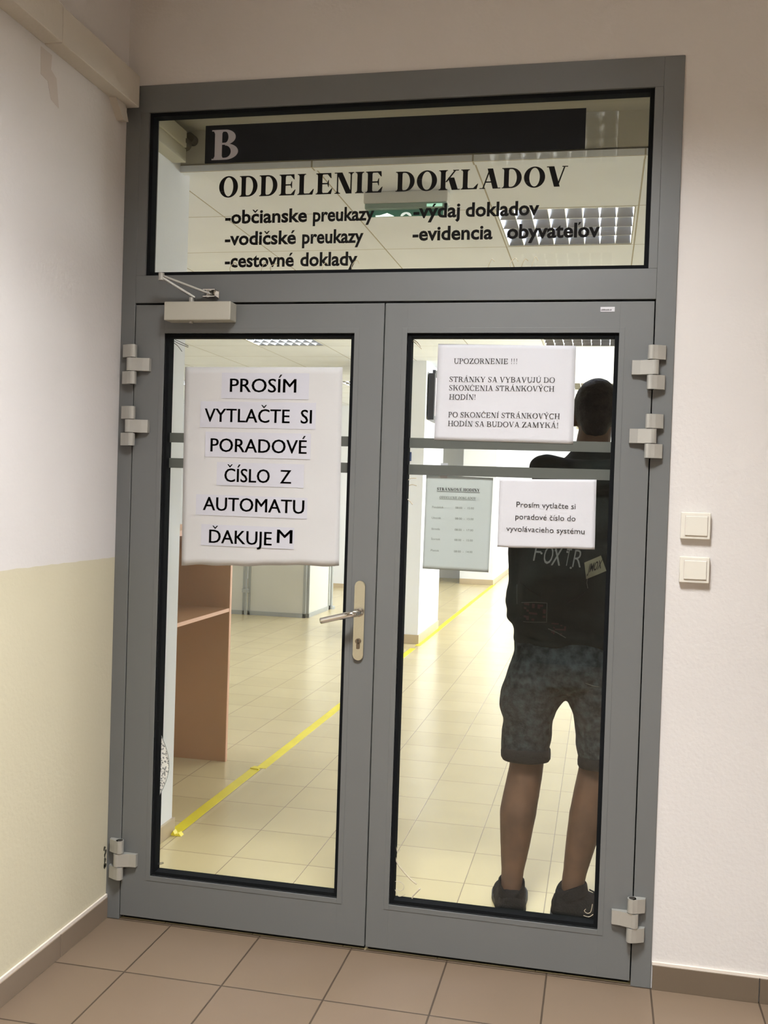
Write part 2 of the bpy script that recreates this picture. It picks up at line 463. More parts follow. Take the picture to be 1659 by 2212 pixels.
M['board'] = mat('black_board', (31, 32, 33), 0.8, spec=0.1)
M['greyletter'] = mat('grey_letter', (168, 165, 167), 0.5)
M['switch'] = mat('switch_plastic', (216, 211, 198), 0.35)
M['tile_base'] = mat('baseboard_tile', (104, 90, 74), 0.45, var=0.06, vscale=6)
M['tile_base_lit'] = mat('left_baseboard_tile_lit', (128, 112, 95), 0.45, var=0.06, vscale=6)  # same tile, lightened: the stronger light on the left side is in the colour
M['tile_base_hall'] = mat('hall_baseboard_tile', (196, 178, 150), 0.4, var=0.05, vscale=6)
M['grout'] = mat('plaster_edge', (214, 203, 190), 0.9)
M['wood'] = mat('beech_laminate', (184, 140, 101), 0.5, var=0.06, vscale=3)
M['wood_edge'] = mat('laminate_edge', (226, 178, 150), 0.5)
M['alu'] = mat('aluminium_profile', (168, 172, 172), 0.4, metal=0.3)
M['panel'] = mat('panel_white', (216, 215, 206), 0.5)
M['tape'] = mat('yellow_tape', (240, 222, 40), 0.42, var=0.08, vscale=9, spec=0.4)
M['tv'] = mat('tv_plastic', (48, 48, 54), 0.4)
M['screen'] = emit('tv_screen', (0.36, 0.16, 0.26), 0.45)
M['mirror'] = mat('louvre_mirror', (196, 199, 204), 0.17, metal=1.0)
M['blade'] = mat('louvre_blade', (245, 244, 238), 0.35, metal=0.1)
M['housing'] = mat('lamp_housing', (235, 233, 226), 0.5)
M['tube'] = emit('lamp_tube', (1.0, 0.93, 0.8), 9.0)
M['day'] = emit('window_daylight', COL_DAY, 5.0)
M['upvc'] = mat('window_frame', (236, 236, 232), 0.35)
M['skin'] = mat('skin', (108, 78, 58), 0.6, var=0.10, vscale=14, rgb2=(90, 66, 50))
M['hair'] = mat('hair', (42, 36, 34), 0.75, bump=0.7, bscale=160, rgb2=(26, 22, 22), vscale=40)
M['jacket'] = mat('jacket_cloth', (37, 43, 41), 0.9, spec=0.1, rgb2=(26, 31, 29), vscale=7, bump=0.5, bscale=40)
M['denim'] = mat('washed_denim', (60, 69, 72), 0.9, spec=0.1, rgb2=(30, 35, 36), vscale=44, bump=0.5, bscale=120)
M['denim_dark'] = mat('denim_inside', (30, 32, 32), 0.9, spec=0.15, bump=0.4, bscale=120)
M['shoe'] = mat('black_shoe_mesh', (26, 27, 28), 0.85, spec=0.1, bump=0.5, bscale=200)
M['sole'] = mat('dark_sole', (54, 54, 50), 0.7)
M['patch'] = mat('cloth_patch', (132, 130, 108), 0.85, var=0.12, vscale=30)
M['seam'] = mat('pale_seam', (74, 78, 74), 0.8)
M['print_white'] = mat('jacket_print', (118, 122, 120), 0.8)
M['red'] = mat('dark_red_cloth', (50, 29, 28), 0.85)
M['silicone'] = mat('clear_silicone', (196, 184, 158), 0.15, spec=0.8)
M['stain'] = mat('grey_filler', (196, 186, 178), 0.9)
M['beam'] = mat('beam_paint', (194, 186, 174), 0.8, var=0.06, vscale=4, bump=0.35, bscale=50)
M['mould'] = mat('dark_mould', (70, 66, 52), 0.9)
M['green'] = emit('exit_green', (0.02, 0.10, 0.065), 0.5)
M['green'].node_tree.nodes['Principled BSDF'].inputs['Base Color'].default_value = (.05, .14, .10, 1)
M['green_glow'] = emit('exit_led', (0.25, 0.75, 0.5), 0.7)
M['exit_white'] = emit('exit_pictogram', (0.8, 0.9, 0.82), 0.7)
M['blue'] = mat('blue_sign', (60, 78, 120), 0.5)
M['bulk'] = mat('bulkhead_paint', (188, 184, 168), 0.85)
M['floor'] = tile_mat('floor_tile', (114, 97, 79), (108, 91, 74), (66, 54, 42), 0.300, -0.9295, 0.0, 0.0028, 0.42)
M['floor_hall'] = tile_mat('hall_floor_tile', (212, 195, 150), (206, 189, 144), (150, 132, 104), 0.2983, -1.2547, 0.5871, 0.0018, 0.24)
M['ceil_tile'] = tile_mat('ceiling_tile', (240, 243, 248), (238, 241, 246), (180, 172, 154), 0.6200, -0.130, 0.665, 0.0035, 0.9, spec=0.1)
# two-tone lobby wall: pale yellow-green oil paint up to 1.18 m
m = mat('lobby_wall_paint', (210, 205, 201), 0.8, spec=0.25, var=0.03, vscale=1.5, bump=0.25, bscale=80)
nt = m.node_tree; b = nt.nodes['Principled BSDF']; src = b.inputs['Base Color'].links[0].from_socket
g = nt.nodes.new('ShaderNodeNewGeometry'); sp = nt.nodes.new('ShaderNodeSeparateXYZ'); nt.links.new(g.outputs['Position'], sp.inputs[0])
nz = nt.nodes.new('ShaderNodeTexNoise'); nz.inputs['Scale'].default_value = 18; nt.links.new(g.outputs['Position'], nz.inputs['Vector'])
ma = nt.nodes.new('ShaderNodeMath'); ma.operation = 'MULTIPLY_ADD'; ma.inputs[1].default_value = 0.006; nt.links.new(nz.outputs['Fac'], ma.inputs[0]); nt.links.new(sp.outputs[2], ma.inputs[2])
st = nt.nodes.new('ShaderNodeMath'); st.operation = 'LESS_THAN'; st.inputs[1].default_value = 1.181; nt.links.new(ma.outputs[0], st.inputs[0])
mx = nt.nodes.new('ShaderNodeMixRGB'); mx.inputs[2].default_value = (*lin((200, 192, 166)), 1)
nt.links.new(st.outputs[0], mx.inputs[0]); nt.links.new(src, mx.inputs[1]); nt.links.new(mx.outputs[0], b.inputs['Base Color'])
M['wall_left'] = m

# ------------------------------------------------------------------ key dimensions (metres; door face is the plane y = 0)
XL, XR, ZT = -1.160, 0.5703, 2.692
G0, G1, G2, ZG, ZB = -1.110, -0.2864, 0.5122, 1.9952, 0.0147
L0, L1, R0, R1, LB, LT = -1.0058, -0.380, -0.2148, 0.4137, 0.154, 1.9015
T0, T1, TB, TT = -1.0806, 0.4891, 2.0864, 2.6059
ZC, ZH, ZV = 3.00, 2.66, 2.81          # lobby ceiling, hall ceiling, hall vestibule ceiling
YB = 0.665                             # bulkhead
P = 0.62                               # ceiling grid

def luminaire(cx, cy, z, power, col, label, group, spread=PI, n=8, sz=0.60, bh=0.05):
    t = thing('ceiling_light', label, 'ceiling light', (cx, cy, z), group)
    h = sz / 2; bm = B()
    box(bm, cx - h, cx + h, cy - h, cy + h, z + 0.085, z + 0.09)
    for s in (-1, 1):
        box(bm, cx + s * h - 0.002, cx + s * h + 0.002, cy - h, cy + h, z - 0.001, z + 0.09)
        box(bm, cx - h, cx + h, cy + s * h - 0.002, cy + s * h + 0.002, z - 0.001, z + 0.09)
    obj('housing', bm, M['housing'], t)
    bm = B()
    for i in range(n + 1):
        x = cx - h + 0.006 + (sz - 0.012) * i / n
        prism(bm, [(x - 0.006, z + bh), (x + 0.006, z + bh), (x + 0.0015, z + 0.001), (x - 0.0015, z + 0.001)], 'y', cy - h + 0.003, cy + h - 0.003)
    obj('louvre_blade', bm, M['blade'], t)
    bm = B()
    for i in range(5):
        y = cy - h + 0.012 + (sz - 0.024) * i / 4
        prism(bm, [(y - 0.018, z + 0.056), (y + 0.018, z + 0.056), (y + 0.008, z + 0.025), (y + 0.001, z + 0.0005), (y - 0.001, z + 0.0005), (y - 0.008, z + 0.025)], 'x', cx - h + 0.003, cx + h - 0.003)
    obj('reflector', bm, M['mirror'], t, smooth=False)
    for i in range(4):
        y = cy - h + 0.012 + (sz - 0.024) * (i + 0.5) / 4
        obj('lamp_tube', cyl(B(), (cx, y, z + 0.064), 0.012, sz - 0.03, 'x', 12), M['tube'], t, smooth=True)
    ld = bpy.data.lights.new('lamp', 'AREA'); ld.shape = 'SQUARE'; ld.size = sz - 0.06; ld.energy = power; ld.color = col; ld.spread = spread
    lo = bpy.data.objects.new('lamp', ld); C.objects.link(lo); lo.parent = t; lo.location = (0, 0, 0.081)
    return t

def slab(x0, x1, y0, y1, z, holes, th=0.02):
    """ceiling slab with rectangular holes"""
    xs = sorted({x0, x1} | {v for h in holes for v in h[:2] if x0 < v < x1}); ys = sorted({y0, y1} | {v for h in holes for v in h[2:] if y0 < v < y1})
    bm = B()
    for a, b_ in zip(xs[:-1], xs[1:]):
        for c, d in zip(ys[:-1], ys[1:]):
            mx_, my_ = (a + b_) / 2, (c + d) / 2
            if any(h[0] < mx_ < h[1] and h[2] < my_ < h[3] for h in holes):
                continue
            box(bm, a, b_, c, d, z, z + th)
    return bm

# ------------------------------------------------------------------ lobby shell
struct('floor', BX(XL - 0.1, 2.6, -5.2, 0.012, -0.1, 0.0), M['floor'], 'brown square floor tiles in front of the grey double door', 'floor')
struct('floor_hall', BX(-6.5, 2.2, 0.012, 18.0, -0.1, -0.0002), M['floor_hall'], 'shiny cream floor tiles of the hall beyond the glass door', 'floor')
wl = struct('wall_left', BX(XL - 0.12, XL, -5.2, 0.09, 0, ZC), M['wall_left'], 'left wall, pale above and yellow-green below, beside the grey door', 'wall')
bm = B()
box(bm, XR, 2.6, 0.006, 0.09, 0, ZC); box(bm, XL - 0.0, XR, 0.006, 0.09, ZT, ZC)
struct('wall_front', bm, M['wall'], 'pale plaster wall holding the grey double door and two switches', 'wall')
struct('wall_right', BX(2.6, 2.72, -5.2, 0.09, 0, ZC), M['wall'], 'plain pale right wall of the lobby', 'wall')
struct('wall_back', BX(XL - 0.1, 2.7, -5.3, -5.2, 0, ZC), M['wall_back'], 'plain brownish back wall of the lobby, darkened to dim its reflection', 'wall')
lobby_l = [(0.10, -1.36), (1.6, -3.6), (0.10, -3.6)]
struct('ceiling', slab(XL - 0.1, 2.7, -5.2, 0.09, ZC, [(x - .3, x + .3, y - .3, y + .3) for x, y in lobby_l]), M['ceil'], 'plain pale lobby ceiling', 'ceiling')
lab = ['square louvred ceiling light just before the door, mirrored in the transom', 'square louvred ceiling light at the back right of the lobby', 'square louvred ceiling light at the back left of the lobby']
for (x, y), l in zip(lobby_l, lab):
    luminaire(x, y, ZC, POWER_LOBBY if y > -2 else POWER_LOBBY_BACK, COL_LOBBY, l, 'lobby ceiling lights', spread=math.radians(150 if y > -2 else 122), bh=0.026)

# tile baseboards
bm = B(); y = 0.0
for a, b_ in ((-5.2, -4.5), (-4.497, -4.2), (-4.197, -3.9), (-3.897, -3.3), (-3.297, -2.4), (-2.397, -1.5), (-1.497, -0.9), (-0.897, -0.573), (-0.570, -0.273), (-0.270, -0.002)):
    box(bm, XL, XL + 0.009, a, b_, 0.0, 0.068, 0.001)
bl = struct('baseboard_left', bm, M['tile_base_lit'], 'brown tile baseboard along the left wall', 'baseboard')
bm = BX(XL, XL + 0.006, -5.2, 0.0, 0.068, 0.078)
obj('plaster_edge', bm, M['grout'], bl)
bm = B()
for a, b_ in ((XR + 0.004, 0.868), (0.871, 1.168), (1.171, 1.468), (1.471, 2.6)):
    box(bm, a, b_, -0.004, 0.006, 0.0, 0.071, 0.001)
br_ = struct('baseboard_right', bm, M['tile_base'], 'brown tile baseboard on the wall to the right of the door', 'baseboard')
obj('plaster_edge', BX(XR + 0.002, 2.6, -0.001, 0.006, 0.071, 0.079), M['grout'], br_)

# boxed beam in the top left corner, with its plaster stub, and filler marks on the wall
bm = B()
box(bm, XL, XL + 0.056, -0.455, -0.022, 2.612, 2.712, 0.003)
box(bm, XL, XL + 0.058, -5.2, -0.458, 2.612, 2.714, 0.003)
tb = struct('trim_1', bm, M['beam'], 'painted beam running along the top of the left wall', 'beam')
bm = B()
prism(bm, [(-0.125, 2.628), (-0.055, 2.620), (-0.030, 2.566), (-0.062, 2.560)], 'x', XL, XL + 0.024)
struct('trim_2', bm, M['beam'], 'short plaster stub hanging under the beam end in the corner', 'plaster stub')
pts = [(-0.47, 2.600), (-0.417, 2.600), (-0.42, 2.559), (-0.393, 2.546), (-0.378, 2.469), (-0.417, 2.478), (-0.434, 2.521), (-0.467, 2.526)]
obj('filler_mark', prism(B(), pts, 'x', XL - 0.001, XL + 0.0006), M['stain'], wl)
bm = B()
for k in range(9):
    a = random.uniform(-0.018, -0.004); z = random.uniform(0.17, 0.235)
    r = random.uniform(0.003, 0.007)
    prism(bm, [(a + r * math.cos(i * PI / 4) * random.uniform(.6, 1.2), z + r * 1.6 * math.sin(i * PI / 4) * random.uniform(.6, 1.2)) for i in range(8)], 'x', XL - 0.001, XL + 0.0008)
obj('mould_spot', bm, M['mould'], wl)

# ------------------------------------------------------------------ door frame and transom
bm = B()
box(bm, XL, G0 - 0.0015, 0.0, 0.07, 0, ZT, 0.0015); box(bm, G2 + 0.0015, XR, 0.0, 0.07, 0, ZT, 0.0015)
box(bm, G0 - 0.0015, G2 + 0.0015, 0.0, 0.07, TT, ZT, 0.0012); box(bm, G0 - 0.0015, G2 + 0.0015, 0.0, 0.07, ZG + 0.0035, TB, 0.0012)
box(bm, G0 - 0.0015, T0, 0.0, 0.07, TB, TT, 0.001); box(bm, T1, G2 + 0.0015, 0.0, 0.07, TB, TT, 0.001)
fr = struct('door_frame', bm, M['door'], 'grey metal frame around the double door and its transom', 'door frame')
bm = B()
box(bm, G0 - 0.006, G0 + 0.006, 0.045, 0.06, 0, ZG + .006); box(bm, G2 - 0.006, G2 + 0.006, 0.045, 0.06, 0, ZG + .006); box(bm, G0, G2, 0.045, 0.06, ZG - 0.003, ZG + 0.006)
obj('rebate_dark_strip', bm, M['rubber'], fr)  # black strips behind the leaf gaps stand in for the shade of the rebate
def gasket(x0, x1, z0, z1):
    bm = B(); w = 0.012
    box(bm, x0, x0 + w, 0.008, 0.042, z0, z1, 0.001); box(bm, x1 - w, x1, 0.008, 0.042, z0, z1, 0.001)
    box(bm, x0 + w, x1 - w, 0.008, 0.042, z0, z0 + w, 0.001); box(bm, x0 + w, x1 - w, 0.008, 0.042, z1 - w, z1, 0.001)
    return bm
win = thing('window_1', 'long glass transom above the grey double door', 'window', ((T0 + T1) / 2, 0.03, TB), kind='structure')
obj('gasket', gasket(T0, T1, TB, TT), M['rubber'], win)
gp = obj('glass_pane', BX(T0 + .004, T1 - .004, 0.030, 0.036, TB + .004, TT - .004), M['glass'], win)
bm = B()
for x in (-0.80, -0.70, -0.665, -0.50, -0.40, 0.02, 0.09, 0.12, 0.15):
    z = TB + 0.012; s = random.choice((-1, 1))
    tube(bm, smoothpath([(x, 0.0295, z), (x + .004 * s, 0.0292, z + .016), (x + .012, 0.0292, z + .024 + .01 * random.random()), (x + .02, 0.0293, z + .022)], 4), 0.0011, 6)
obj('silicone_strand', bm, M['silicone'], gp, smooth=True)

# ------------------------------------------------------------------ door leaves
def leaf(name, label, x0, x1, ox0, ox1):
    d = thing(name, label, 'door', ((x0 + x1) / 2, 0.03, 0), kind='structure')
    bm = B(); a, b_ = x0 + 0.0018, x1 - 0.0018; e = 0.0012
    box(bm, a, ox0, 0.0, 0.06, ZB, ZG - 0.003, e); box(bm, ox1, b_, 0.0, 0.06, ZB, ZG - 0.003, e)
    box(bm, ox0 - .001, ox1 + .001, 0.0, 0.06, ZB, LB, e); box(bm, ox0 - .001, ox1 + .001, 0.0, 0.06, LT, ZG - 0.003, e)
    obj('leaf_frame', bm, M['door'], d)
    bm = B()
    for (p0, p1, q0, q1) in ((ox0 - .016, ox0, LB - .016, LT + .016), (ox1, ox1 + .016, LB - .016, LT + .016), (ox0, ox1, LB - .016, LB), (ox0, ox1, LT, LT + .016)):
        box(bm, p0, p1, -0.0012, 0.008, q0, q1, 0.0006)
    obj('glazing_bead', bm, M['door'], d)
    obj('gasket', gasket(ox0, ox1, LB, LT), M['rubber'], d)
    obj('bottom_dark_strip', BX(a + .004, b_ - .004, 0.02, 0.045, 0.001, ZB + .002), M['rubber'], d)  # black strip added so the gap under the leaf looks dark
    gp = obj('glass_pane', BX(ox0 + .004, ox1 - .004, 0.030, 0.036, LB + .004, LT - .004), M['glass'], d)
    return d, gp
d1, gp1 = leaf('door_1', 'left grey glazed door leaf with the steel lever handle', G0, G1, L0, L1)
d2, gp2 = leaf('door_2', 'right grey glazed door leaf with a man standing behind it', G1, G2, R0, R1)
for gp, x0, x1 in ((gp1, L0 + .011, L1 - .004), (gp2, R0 + .011, R1 - .012)):
    for z0, z1 in ((1.5555, 1.5865), (1.4735, 1.505)):
        obj('film_stripe', BX(x0, x1, 0.0293, 0.0299, z0, z1), M['film'], gp)
# silicone strands left on the glass
def strands(gp, lst, r=0.0012):
    bm = B()
    for p in lst:
        tube(bm, smoothpath([(x, 0.0293, z) for x, z in p], 5), r, 7)
    return obj('silicone_strand', bm, M['silicone'], gp, smooth=True)
strands(gp2, [[(-.207, .300), (-.198, .272), (-.172, .243), (-.150, .224), (-.135, .214)], [(-.146, .176), (-.139, .184), (-.124, .202)], [(-.146, .176), (-.148, .168)]], 0.0022)
strands(gp2, [[(-.203, .215), (-.19, .216), (-.176, .207), (-.178, .192), (-.19, .188), (-.2, .192)], [(-.205, .33), (-.198, .305), (-.19, .318)], [(-.203, .19), (-.19, .17), (-.17, .178)],
              [(.397, .215), (.393, .192), (.383, .186), (.374, .192), (.378, .198)], [(.40, .185), (.388, .176), (.372, .178)]], 0.0009)
strands(gp2, [[(-.205, 1.884), (-.19, 1.872), (-.175, 1.858)], [(-.2, 1.886), (-.187, 1.876), (-.178, 1.864)], [(-.205, 1.455), (-.195, 1.462), (-.178, 1.463)], [(-.2, 1.44), (-.19, 1.443), (-.176, 1.440)], [(-.206, 1.40), (-.196, 1.392), (-.187, 1.382)]], 0.0012)
bm = B()
for p in ([(-.992, 1.884), (-.972, 1.874), (-.939, 1.862)], [(-.985, 1.886), (-.965, 1.878), (-.938, 1.866)], [(-.992, 1.878), (-.975, 1.866), (-.960, 1.848)], [(-.994, .185), (-.985, .187), (-.975, .190)], [(-.994, .181), (-.985, .183), (-.974, .187)]):
    tube(bm, smoothpath([(x, 0.0293, z) for x, z in p], 5), 0.0009, 6)
obj('silicone_strand', bm, M['ink_grey'], gp1, smooth=True)
# lace-like sticker residue at the left edge of the left pane
pts = [(-0.9985, .612)] + [(-0.9985 + .034 * math.sin(PI * k / 12), .612 - .212 * k / 12) for k in range(1, 12)] + [(-0.9985, .400)]
bm = prism(B(), pts, 'y', 0.0290, 0.0296)
m = mat('lace_residue', (232, 230, 220), 0.8)
nt = m.node_tree; b = nt.nodes['Principled BSDF']; vo = nt.nodes.new('ShaderNodeTexVoronoi'); vo.inputs['Scale'].default_value = 150
tc = nt.nodes.new('ShaderNodeTexCoord'); nt.links.new(tc.outputs['Object'], vo.inputs['Vector'])
rp = nt.nodes.new('ShaderNodeValToRGB'); rp.color_ramp.elements[0].position = .40; rp.color_ramp.elements[1].position = .50
rp.color_ramp.elements[0].color = (*lin((138, 138, 132)), 1); rp.color_ramp.elements[1].color = (*lin((232, 230, 220)), 1)
nt.links.new(vo.outputs['Distance'], rp.inputs['Fac']); nt.links.new(rp.outputs['Color'], b.inputs['Base Color'])
obj('lace_residue', bm, m, gp1)
bm = B(); tube(bm, [(x, 0.0288, z) for x, z in pts], 0.0009, 6); obj('residue_rim', bm, M['ink_faint'], gp1, smooth=True)

# lever handle (part of the left leaf)
hd = sub('door_handle', d1, (-0.336, 0, 1.02))
bm = B(); n = 12; r = 0.0165; cz0, cz1 = 0.915, 1.127; cx = -0.3355
pl = [(cx + r * math.cos(a), cz1 + r * math.sin(a)) for a in [PI * k / n for k in range(n + 1)]] + [(cx + r * math.cos(a), cz0 + r * math.sin(a)) for a in [PI + PI * k / n for k in range(n + 1)]]
bm = prism(B(), pl, 'y', -0.009, 0.0)
bmesh.ops.bevel(bm, geom=[e for e in bm.edges if all(v.co.y < -0.008 for v in e.verts)], offset=0.0018, segments=2, affect='EDGES')
obj('backplate', bm, M['steel'], hd)
bm = B(); zl = 1.046
tube(bm, smoothpath([(cx, -0.008, zl), (cx, -0.030, zl), (cx - .004, -0.046, zl), (cx - .018, -0.055, zl - .002), (cx - .06, -0.056, zl - .013), (cx - .107, -0.056, zl - .026)], 6), 0.0098, 18)
cyl(bm, (cx, -0.012, zl), 0.0125, 0.010, 'y')
obj('lever', bm, M['chrome'], hd, smooth=True)
bm = B(); cyl(bm, (cx, -0.010, 0.958), 0.0086, 0.006, 'y'); box(bm, cx - .0052, cx + .0052, -0.013, -0.007, 0.934, 0.958, 0.002)
obj('lock_cylinder', bm, mat('brass_lock', (112, 98, 80), 0.4, metal=0.6), hd)
bm = B(); box(bm, cx - .0012, cx + .0012, -0.0136, -0.0125, 0.953, 0.963); cyl(bm, (cx, -0.0128, 0.962), 0.0025, 0.002, 'y', 10)
obj('keyhole', bm, M['dark'], hd)

# hinges
def hinge(zc, side, xg, door):
    """side -1: left jamb, +1: right jamb; xg: the gap line"""
    t = sub('hinge', door, (xg, -0.02, zc)); yb = -0.0155; r = 0.0125
    for z0, z1 in ((zc + 0.0225, zc + 0.063), (zc - 0.063, zc - 0.0225)):
        bm = B(); cyl(bm, (xg - side * .004, yb, (z0 + z1) / 2), r, z1 - z0, 'z', 28)
        prism(bm, [(xg - side * .002, yb - r * .98), (xg + side * .012, yb - r * .62), (xg + side * .034, -0.0125), (xg + side * .036, 0.0), (xg - side * .002, 0.0)], 'z', z0, z1)
        obj('knuckle', bm, M['silver'], t)
    z0, z1 = zc - 0.0205, zc + 0.0205
    bm = B(); cyl(bm, (xg + side * .004, yb, zc), r, z1 - z0, 'z', 28)
    prism(bm, [(xg + side * .004, yb - r), (xg - side * .016, -0.0215), (xg - side * .036, -0.0145), (xg - side * .059, -0.0125), (xg - side * .060, -0.0005), (xg + side * .004, -0.0005)], 'z', z0, z1)
    obj('leaf_plate', bm, M['silver'], t)
    bm = B()
    tube(bm, [(xg - side * .004, yb, zc - .0642), (xg - side * .004, yb, zc - .0215), (xg - side * .002, yb, zc), (xg - side * .004, yb, zc + .0215), (xg - side * .004, yb, zc + .0642)], .0086, 16)
    obj('hinge_pin', bm, M['dark'], t)
for side, xg, dr in ((-1, -1.110, d1), (1, 0.512, d2)):
    for zc in (1.800, 1.603, 0.2015):
        hinge(zc, side, xg, dr)

# door closer
t = thing('door_closer', 'silver overhead door closer with folded arm on the left leaf', 'door closer', (-0.88, -0.025, 1.93))
obj('body', BX(-0.986, -0.765, -0.052, 0.0, 1.934, 1.992, 0.003), M['silver2'], t)
obj('spindle', cyl(B(), (-0.906, -0.026, 2.000), 0.008, 0.018, 'z', 18), M['silver'], t)
obj('spindle_cap', cyl(B(), (-0.906, -0.026, 1.931), 0.007, 0.006, 'z', 18), M['silver'], t)
a0, a1, a2 = Vector((-0.902, -0.028, 2.012)), Vector((-0.986, -0.075, 2.062)), Vector((-0.850, -0.024, 2.022))
def bar(p, q, w, h):
    bm = B(); d = q - p; L_ = d.length
    x = d.normalized(); y_ = Vector((0, 0, 1)).cross(x).normalized(); z_ = x.cross(y_)
    tt = bmesh.new(); bmesh.ops.create_cube(tt, size=1); tt.transform(Matrix.Diagonal((L_ + w, w, h, 1)))
    bmesh.ops.bevel(tt, geom=tt.edges[:], offset=min(w, h) * .25, segments=2, affect='EDGES')
    R_ = Matrix((x, y_, z_)).transposed().to_4x4()
    return merge(bm, tt, Matrix.Translation((p + q) / 2) @ R_)
obj('main_arm', bar(a0, a1, 0.015, 0.006), M['silver'], t)
obj('link_arm', bar(a1 + Vector((0, 0, .006)), a2, 0.012, 0.006), M['silver'], t)
obj('elbow_pin', cyl(B(), tuple(a1 + Vector((0, 0, .002))), 0.009, 0.022, 'z', 18), M['silver'], t)
bm = B(); box(bm, -0.868, -0.824, -0.004, 0.0, 2.010, 2.034, .001); box(bm, -0.866, -0.826, -0.034, -0.004, 2.010, 2.013, .0005); box(bm, -0.866, -0.826, -0.034, -0.004, 2.031, 2.034, .0005)
cyl(bm, (-0.852, -0.024, 2.022), 0.0045, 0.026, 'z', 14)
obj('bracket', bm, M['chrome'], t)

# maker's sticker
t = thing('sticker', 'tiny white sticker with illegible print on top of the right leaf', 'sticker', (0.378, -0.0006, 1.9635))
obj('label', BX(0.3575, 0.3985, -0.0012, -0.0002, 1.9625, 1.9765, 0.0004), M['paper'], t)
bm = B()
x = 0.3590
while x < 0.388:
    w = random.uniform(.0008, .0022); hgt = random.uniform(.003, .0046)
    box(bm, x, x + w, -0.00135, -0.0012, 1.9655, 1.9655 + hgt); x += w + random.uniform(.0004, .0012)
obj('print', bm, M['ink_grey'], t)

# ------------------------------------------------------------------ transom sign and lettering
t = thing('sign', 'long black sign board with a grey letter B on the transom', 'sign', (-0.30, 0.028, 2.446))
obj('board', BX(-0.899, 0.2955, 0.0265, 0.0296, 2.4465, 2.5655, 0.0004), M['board'], t)
flatobj('letter', serif(B(), 'B', -0.876, -0.787, 2.4555, 0.095, 0.0262, bold=True), M['greyletter'], t)
t = thing('lettering', 'black serif heading ODDELENIE DOKLADOV on the transom glass', 'lettering', (-0.30, 0.029, 2.337), 'transom lettering')
flatobj('word', serif(B(), 'ODDELENIE', -0.8485, -0.3135, 2.3375, 0.0655, 0.0292, bold=True), M['vinyl'], t)
flatobj('word', serif(B(), 'DOKLADOV', -0.2725, 0.2485, 2.3385, 0.0605, 0.0292, bold=True), M['vinyl'], t)
for words_, z in (((('-občianske', -0.825, -0.553), ('preukazy', -0.534, -0.337)), 2.2545), ((('-vodičské', -0.824, -0.587), ('preukazy', -0.567, -0.369)), 2.1865), ((('-cestovné', -0.822, -0.592), ('doklady', -0.571, -0.386)), 2.1165),
                  ((('-výdaj', -0.214, -0.070), ('dokladov', -0.053, 0.168)), 2.2575), ((('-evidencia', -0.2145, 0.031), ('obyvateľov', 0.0745, 0.3475)), 2.1888)):
    t = thing('lettering', 'black line reading %s on the transom glass' % ' '.join(w[0] for w in words_), 'lettering', ((words_[0][1] + words_[1][2]) / 2, 0.029, z), 'transom lettering')
    for w, x0, x1 in words_:
        flatobj('word', sans(B(), w, x0, x1, z, 0.0415, 0.0292, weight=0.028), M['vinyl'], t)

# ------------------------------------------------------------------ paper notices
def sheet(corners, y, amp, seed, nx=24, nz=24, edge=0.0):
    """thin paper: corners TL, TR, BR, BL as (x, z); gentle waves in depth, away from the glass"""
    bm = B(); TL, TR, BR, BL = [Vector(c) for c in corners]; F = []
    for side, off in ((0, 0.0), (1, 0.0004)):
        g_ = []
        for j in range(nz + 1):
            row = []
            for i in range(nx + 1):
                u, v = i / nx, j / nz
                p = (TL * (1 - u) + TR * u) * (1 - v) + (BL * (1 - u) + BR * u) * v
                w = amp * (0.5 + 0.5 * noise.noise(Vector((p.x * 7 + seed, p.y * 9, 0.3)))) 
                pz = p.y + edge * noise.noise(Vector((p.x * 12 + seed, 3.1, 0))) * (v ** 6)
                row.append(bm.verts.new((p.x, y - w + off, pz)))
            g_.append(row)
        F.append(g_)
    for j in range(nz):
        for i in range(nx):
            for k, g_ in enumerate(F):
                q = (g_[j][i], g_[j][i + 1], g_[j + 1][i + 1], g_[j + 1][i])
                bm.faces.new(q if k else q[::-1])
    rim = [(j, 0) for j in range(nz + 1)] + [(nz, i) for i in range(1, nx + 1)] + [(j, nx) for j in range(nz - 1, -1, -1)] + [(0, i) for i in range(nx - 1, 0, -1)]
    for a, b_ in zip(rim, rim[1:] + rim[:1]):
        bm.faces.new((F[0][a[0]][a[1]], F[0][b_[0]][b_[1]], F[1][b_[0]][b_[1]], F[1][a[0]][a[1]]))
    return bm
# large poster of pasted word strips
t = thing('poster', 'large white sheet with pasted word strips, PROSÍM to ĎAKUJEM, on left pane', 'poster', (-0.68, 0.028, 1.16))
obj('sheet', sheet([(-0.947, 1.7985), (-0.4225, 1.8005), (-0.4145, 1.1835), (-0.9405, 1.1595)], 0.0288, 0.0016, 1.0, 30, 30, 0.006), M['paper2'], t, smooth=True)
words = [('PROSÍM', -0.791, -0.571, 1.720, (-0.82, -0.529, 1.699, 1.781)), ('VYTLAČTE  SI', -0.874, -0.517, 1.624, (-0.89, -0.504, 1.606, 1.689)),
         ('PORADOVÉ', -0.851, -0.531, 1.529, (-0.87, -0.518, 1.512, 1.592)), ('ČÍSLO  Z', -0.801, -0.579, 1.434, (-0.828, -0.537, 1.422, 1.496)),
         ('AUTOMATU', -0.871, -0.533, 1.341, (-0.896, -0.523, 1.325, 1.391)), ('ĎAKUJE', -0.847, -0.637, 1.237, (-0.875, -0.563, 1.228, 1.296))]
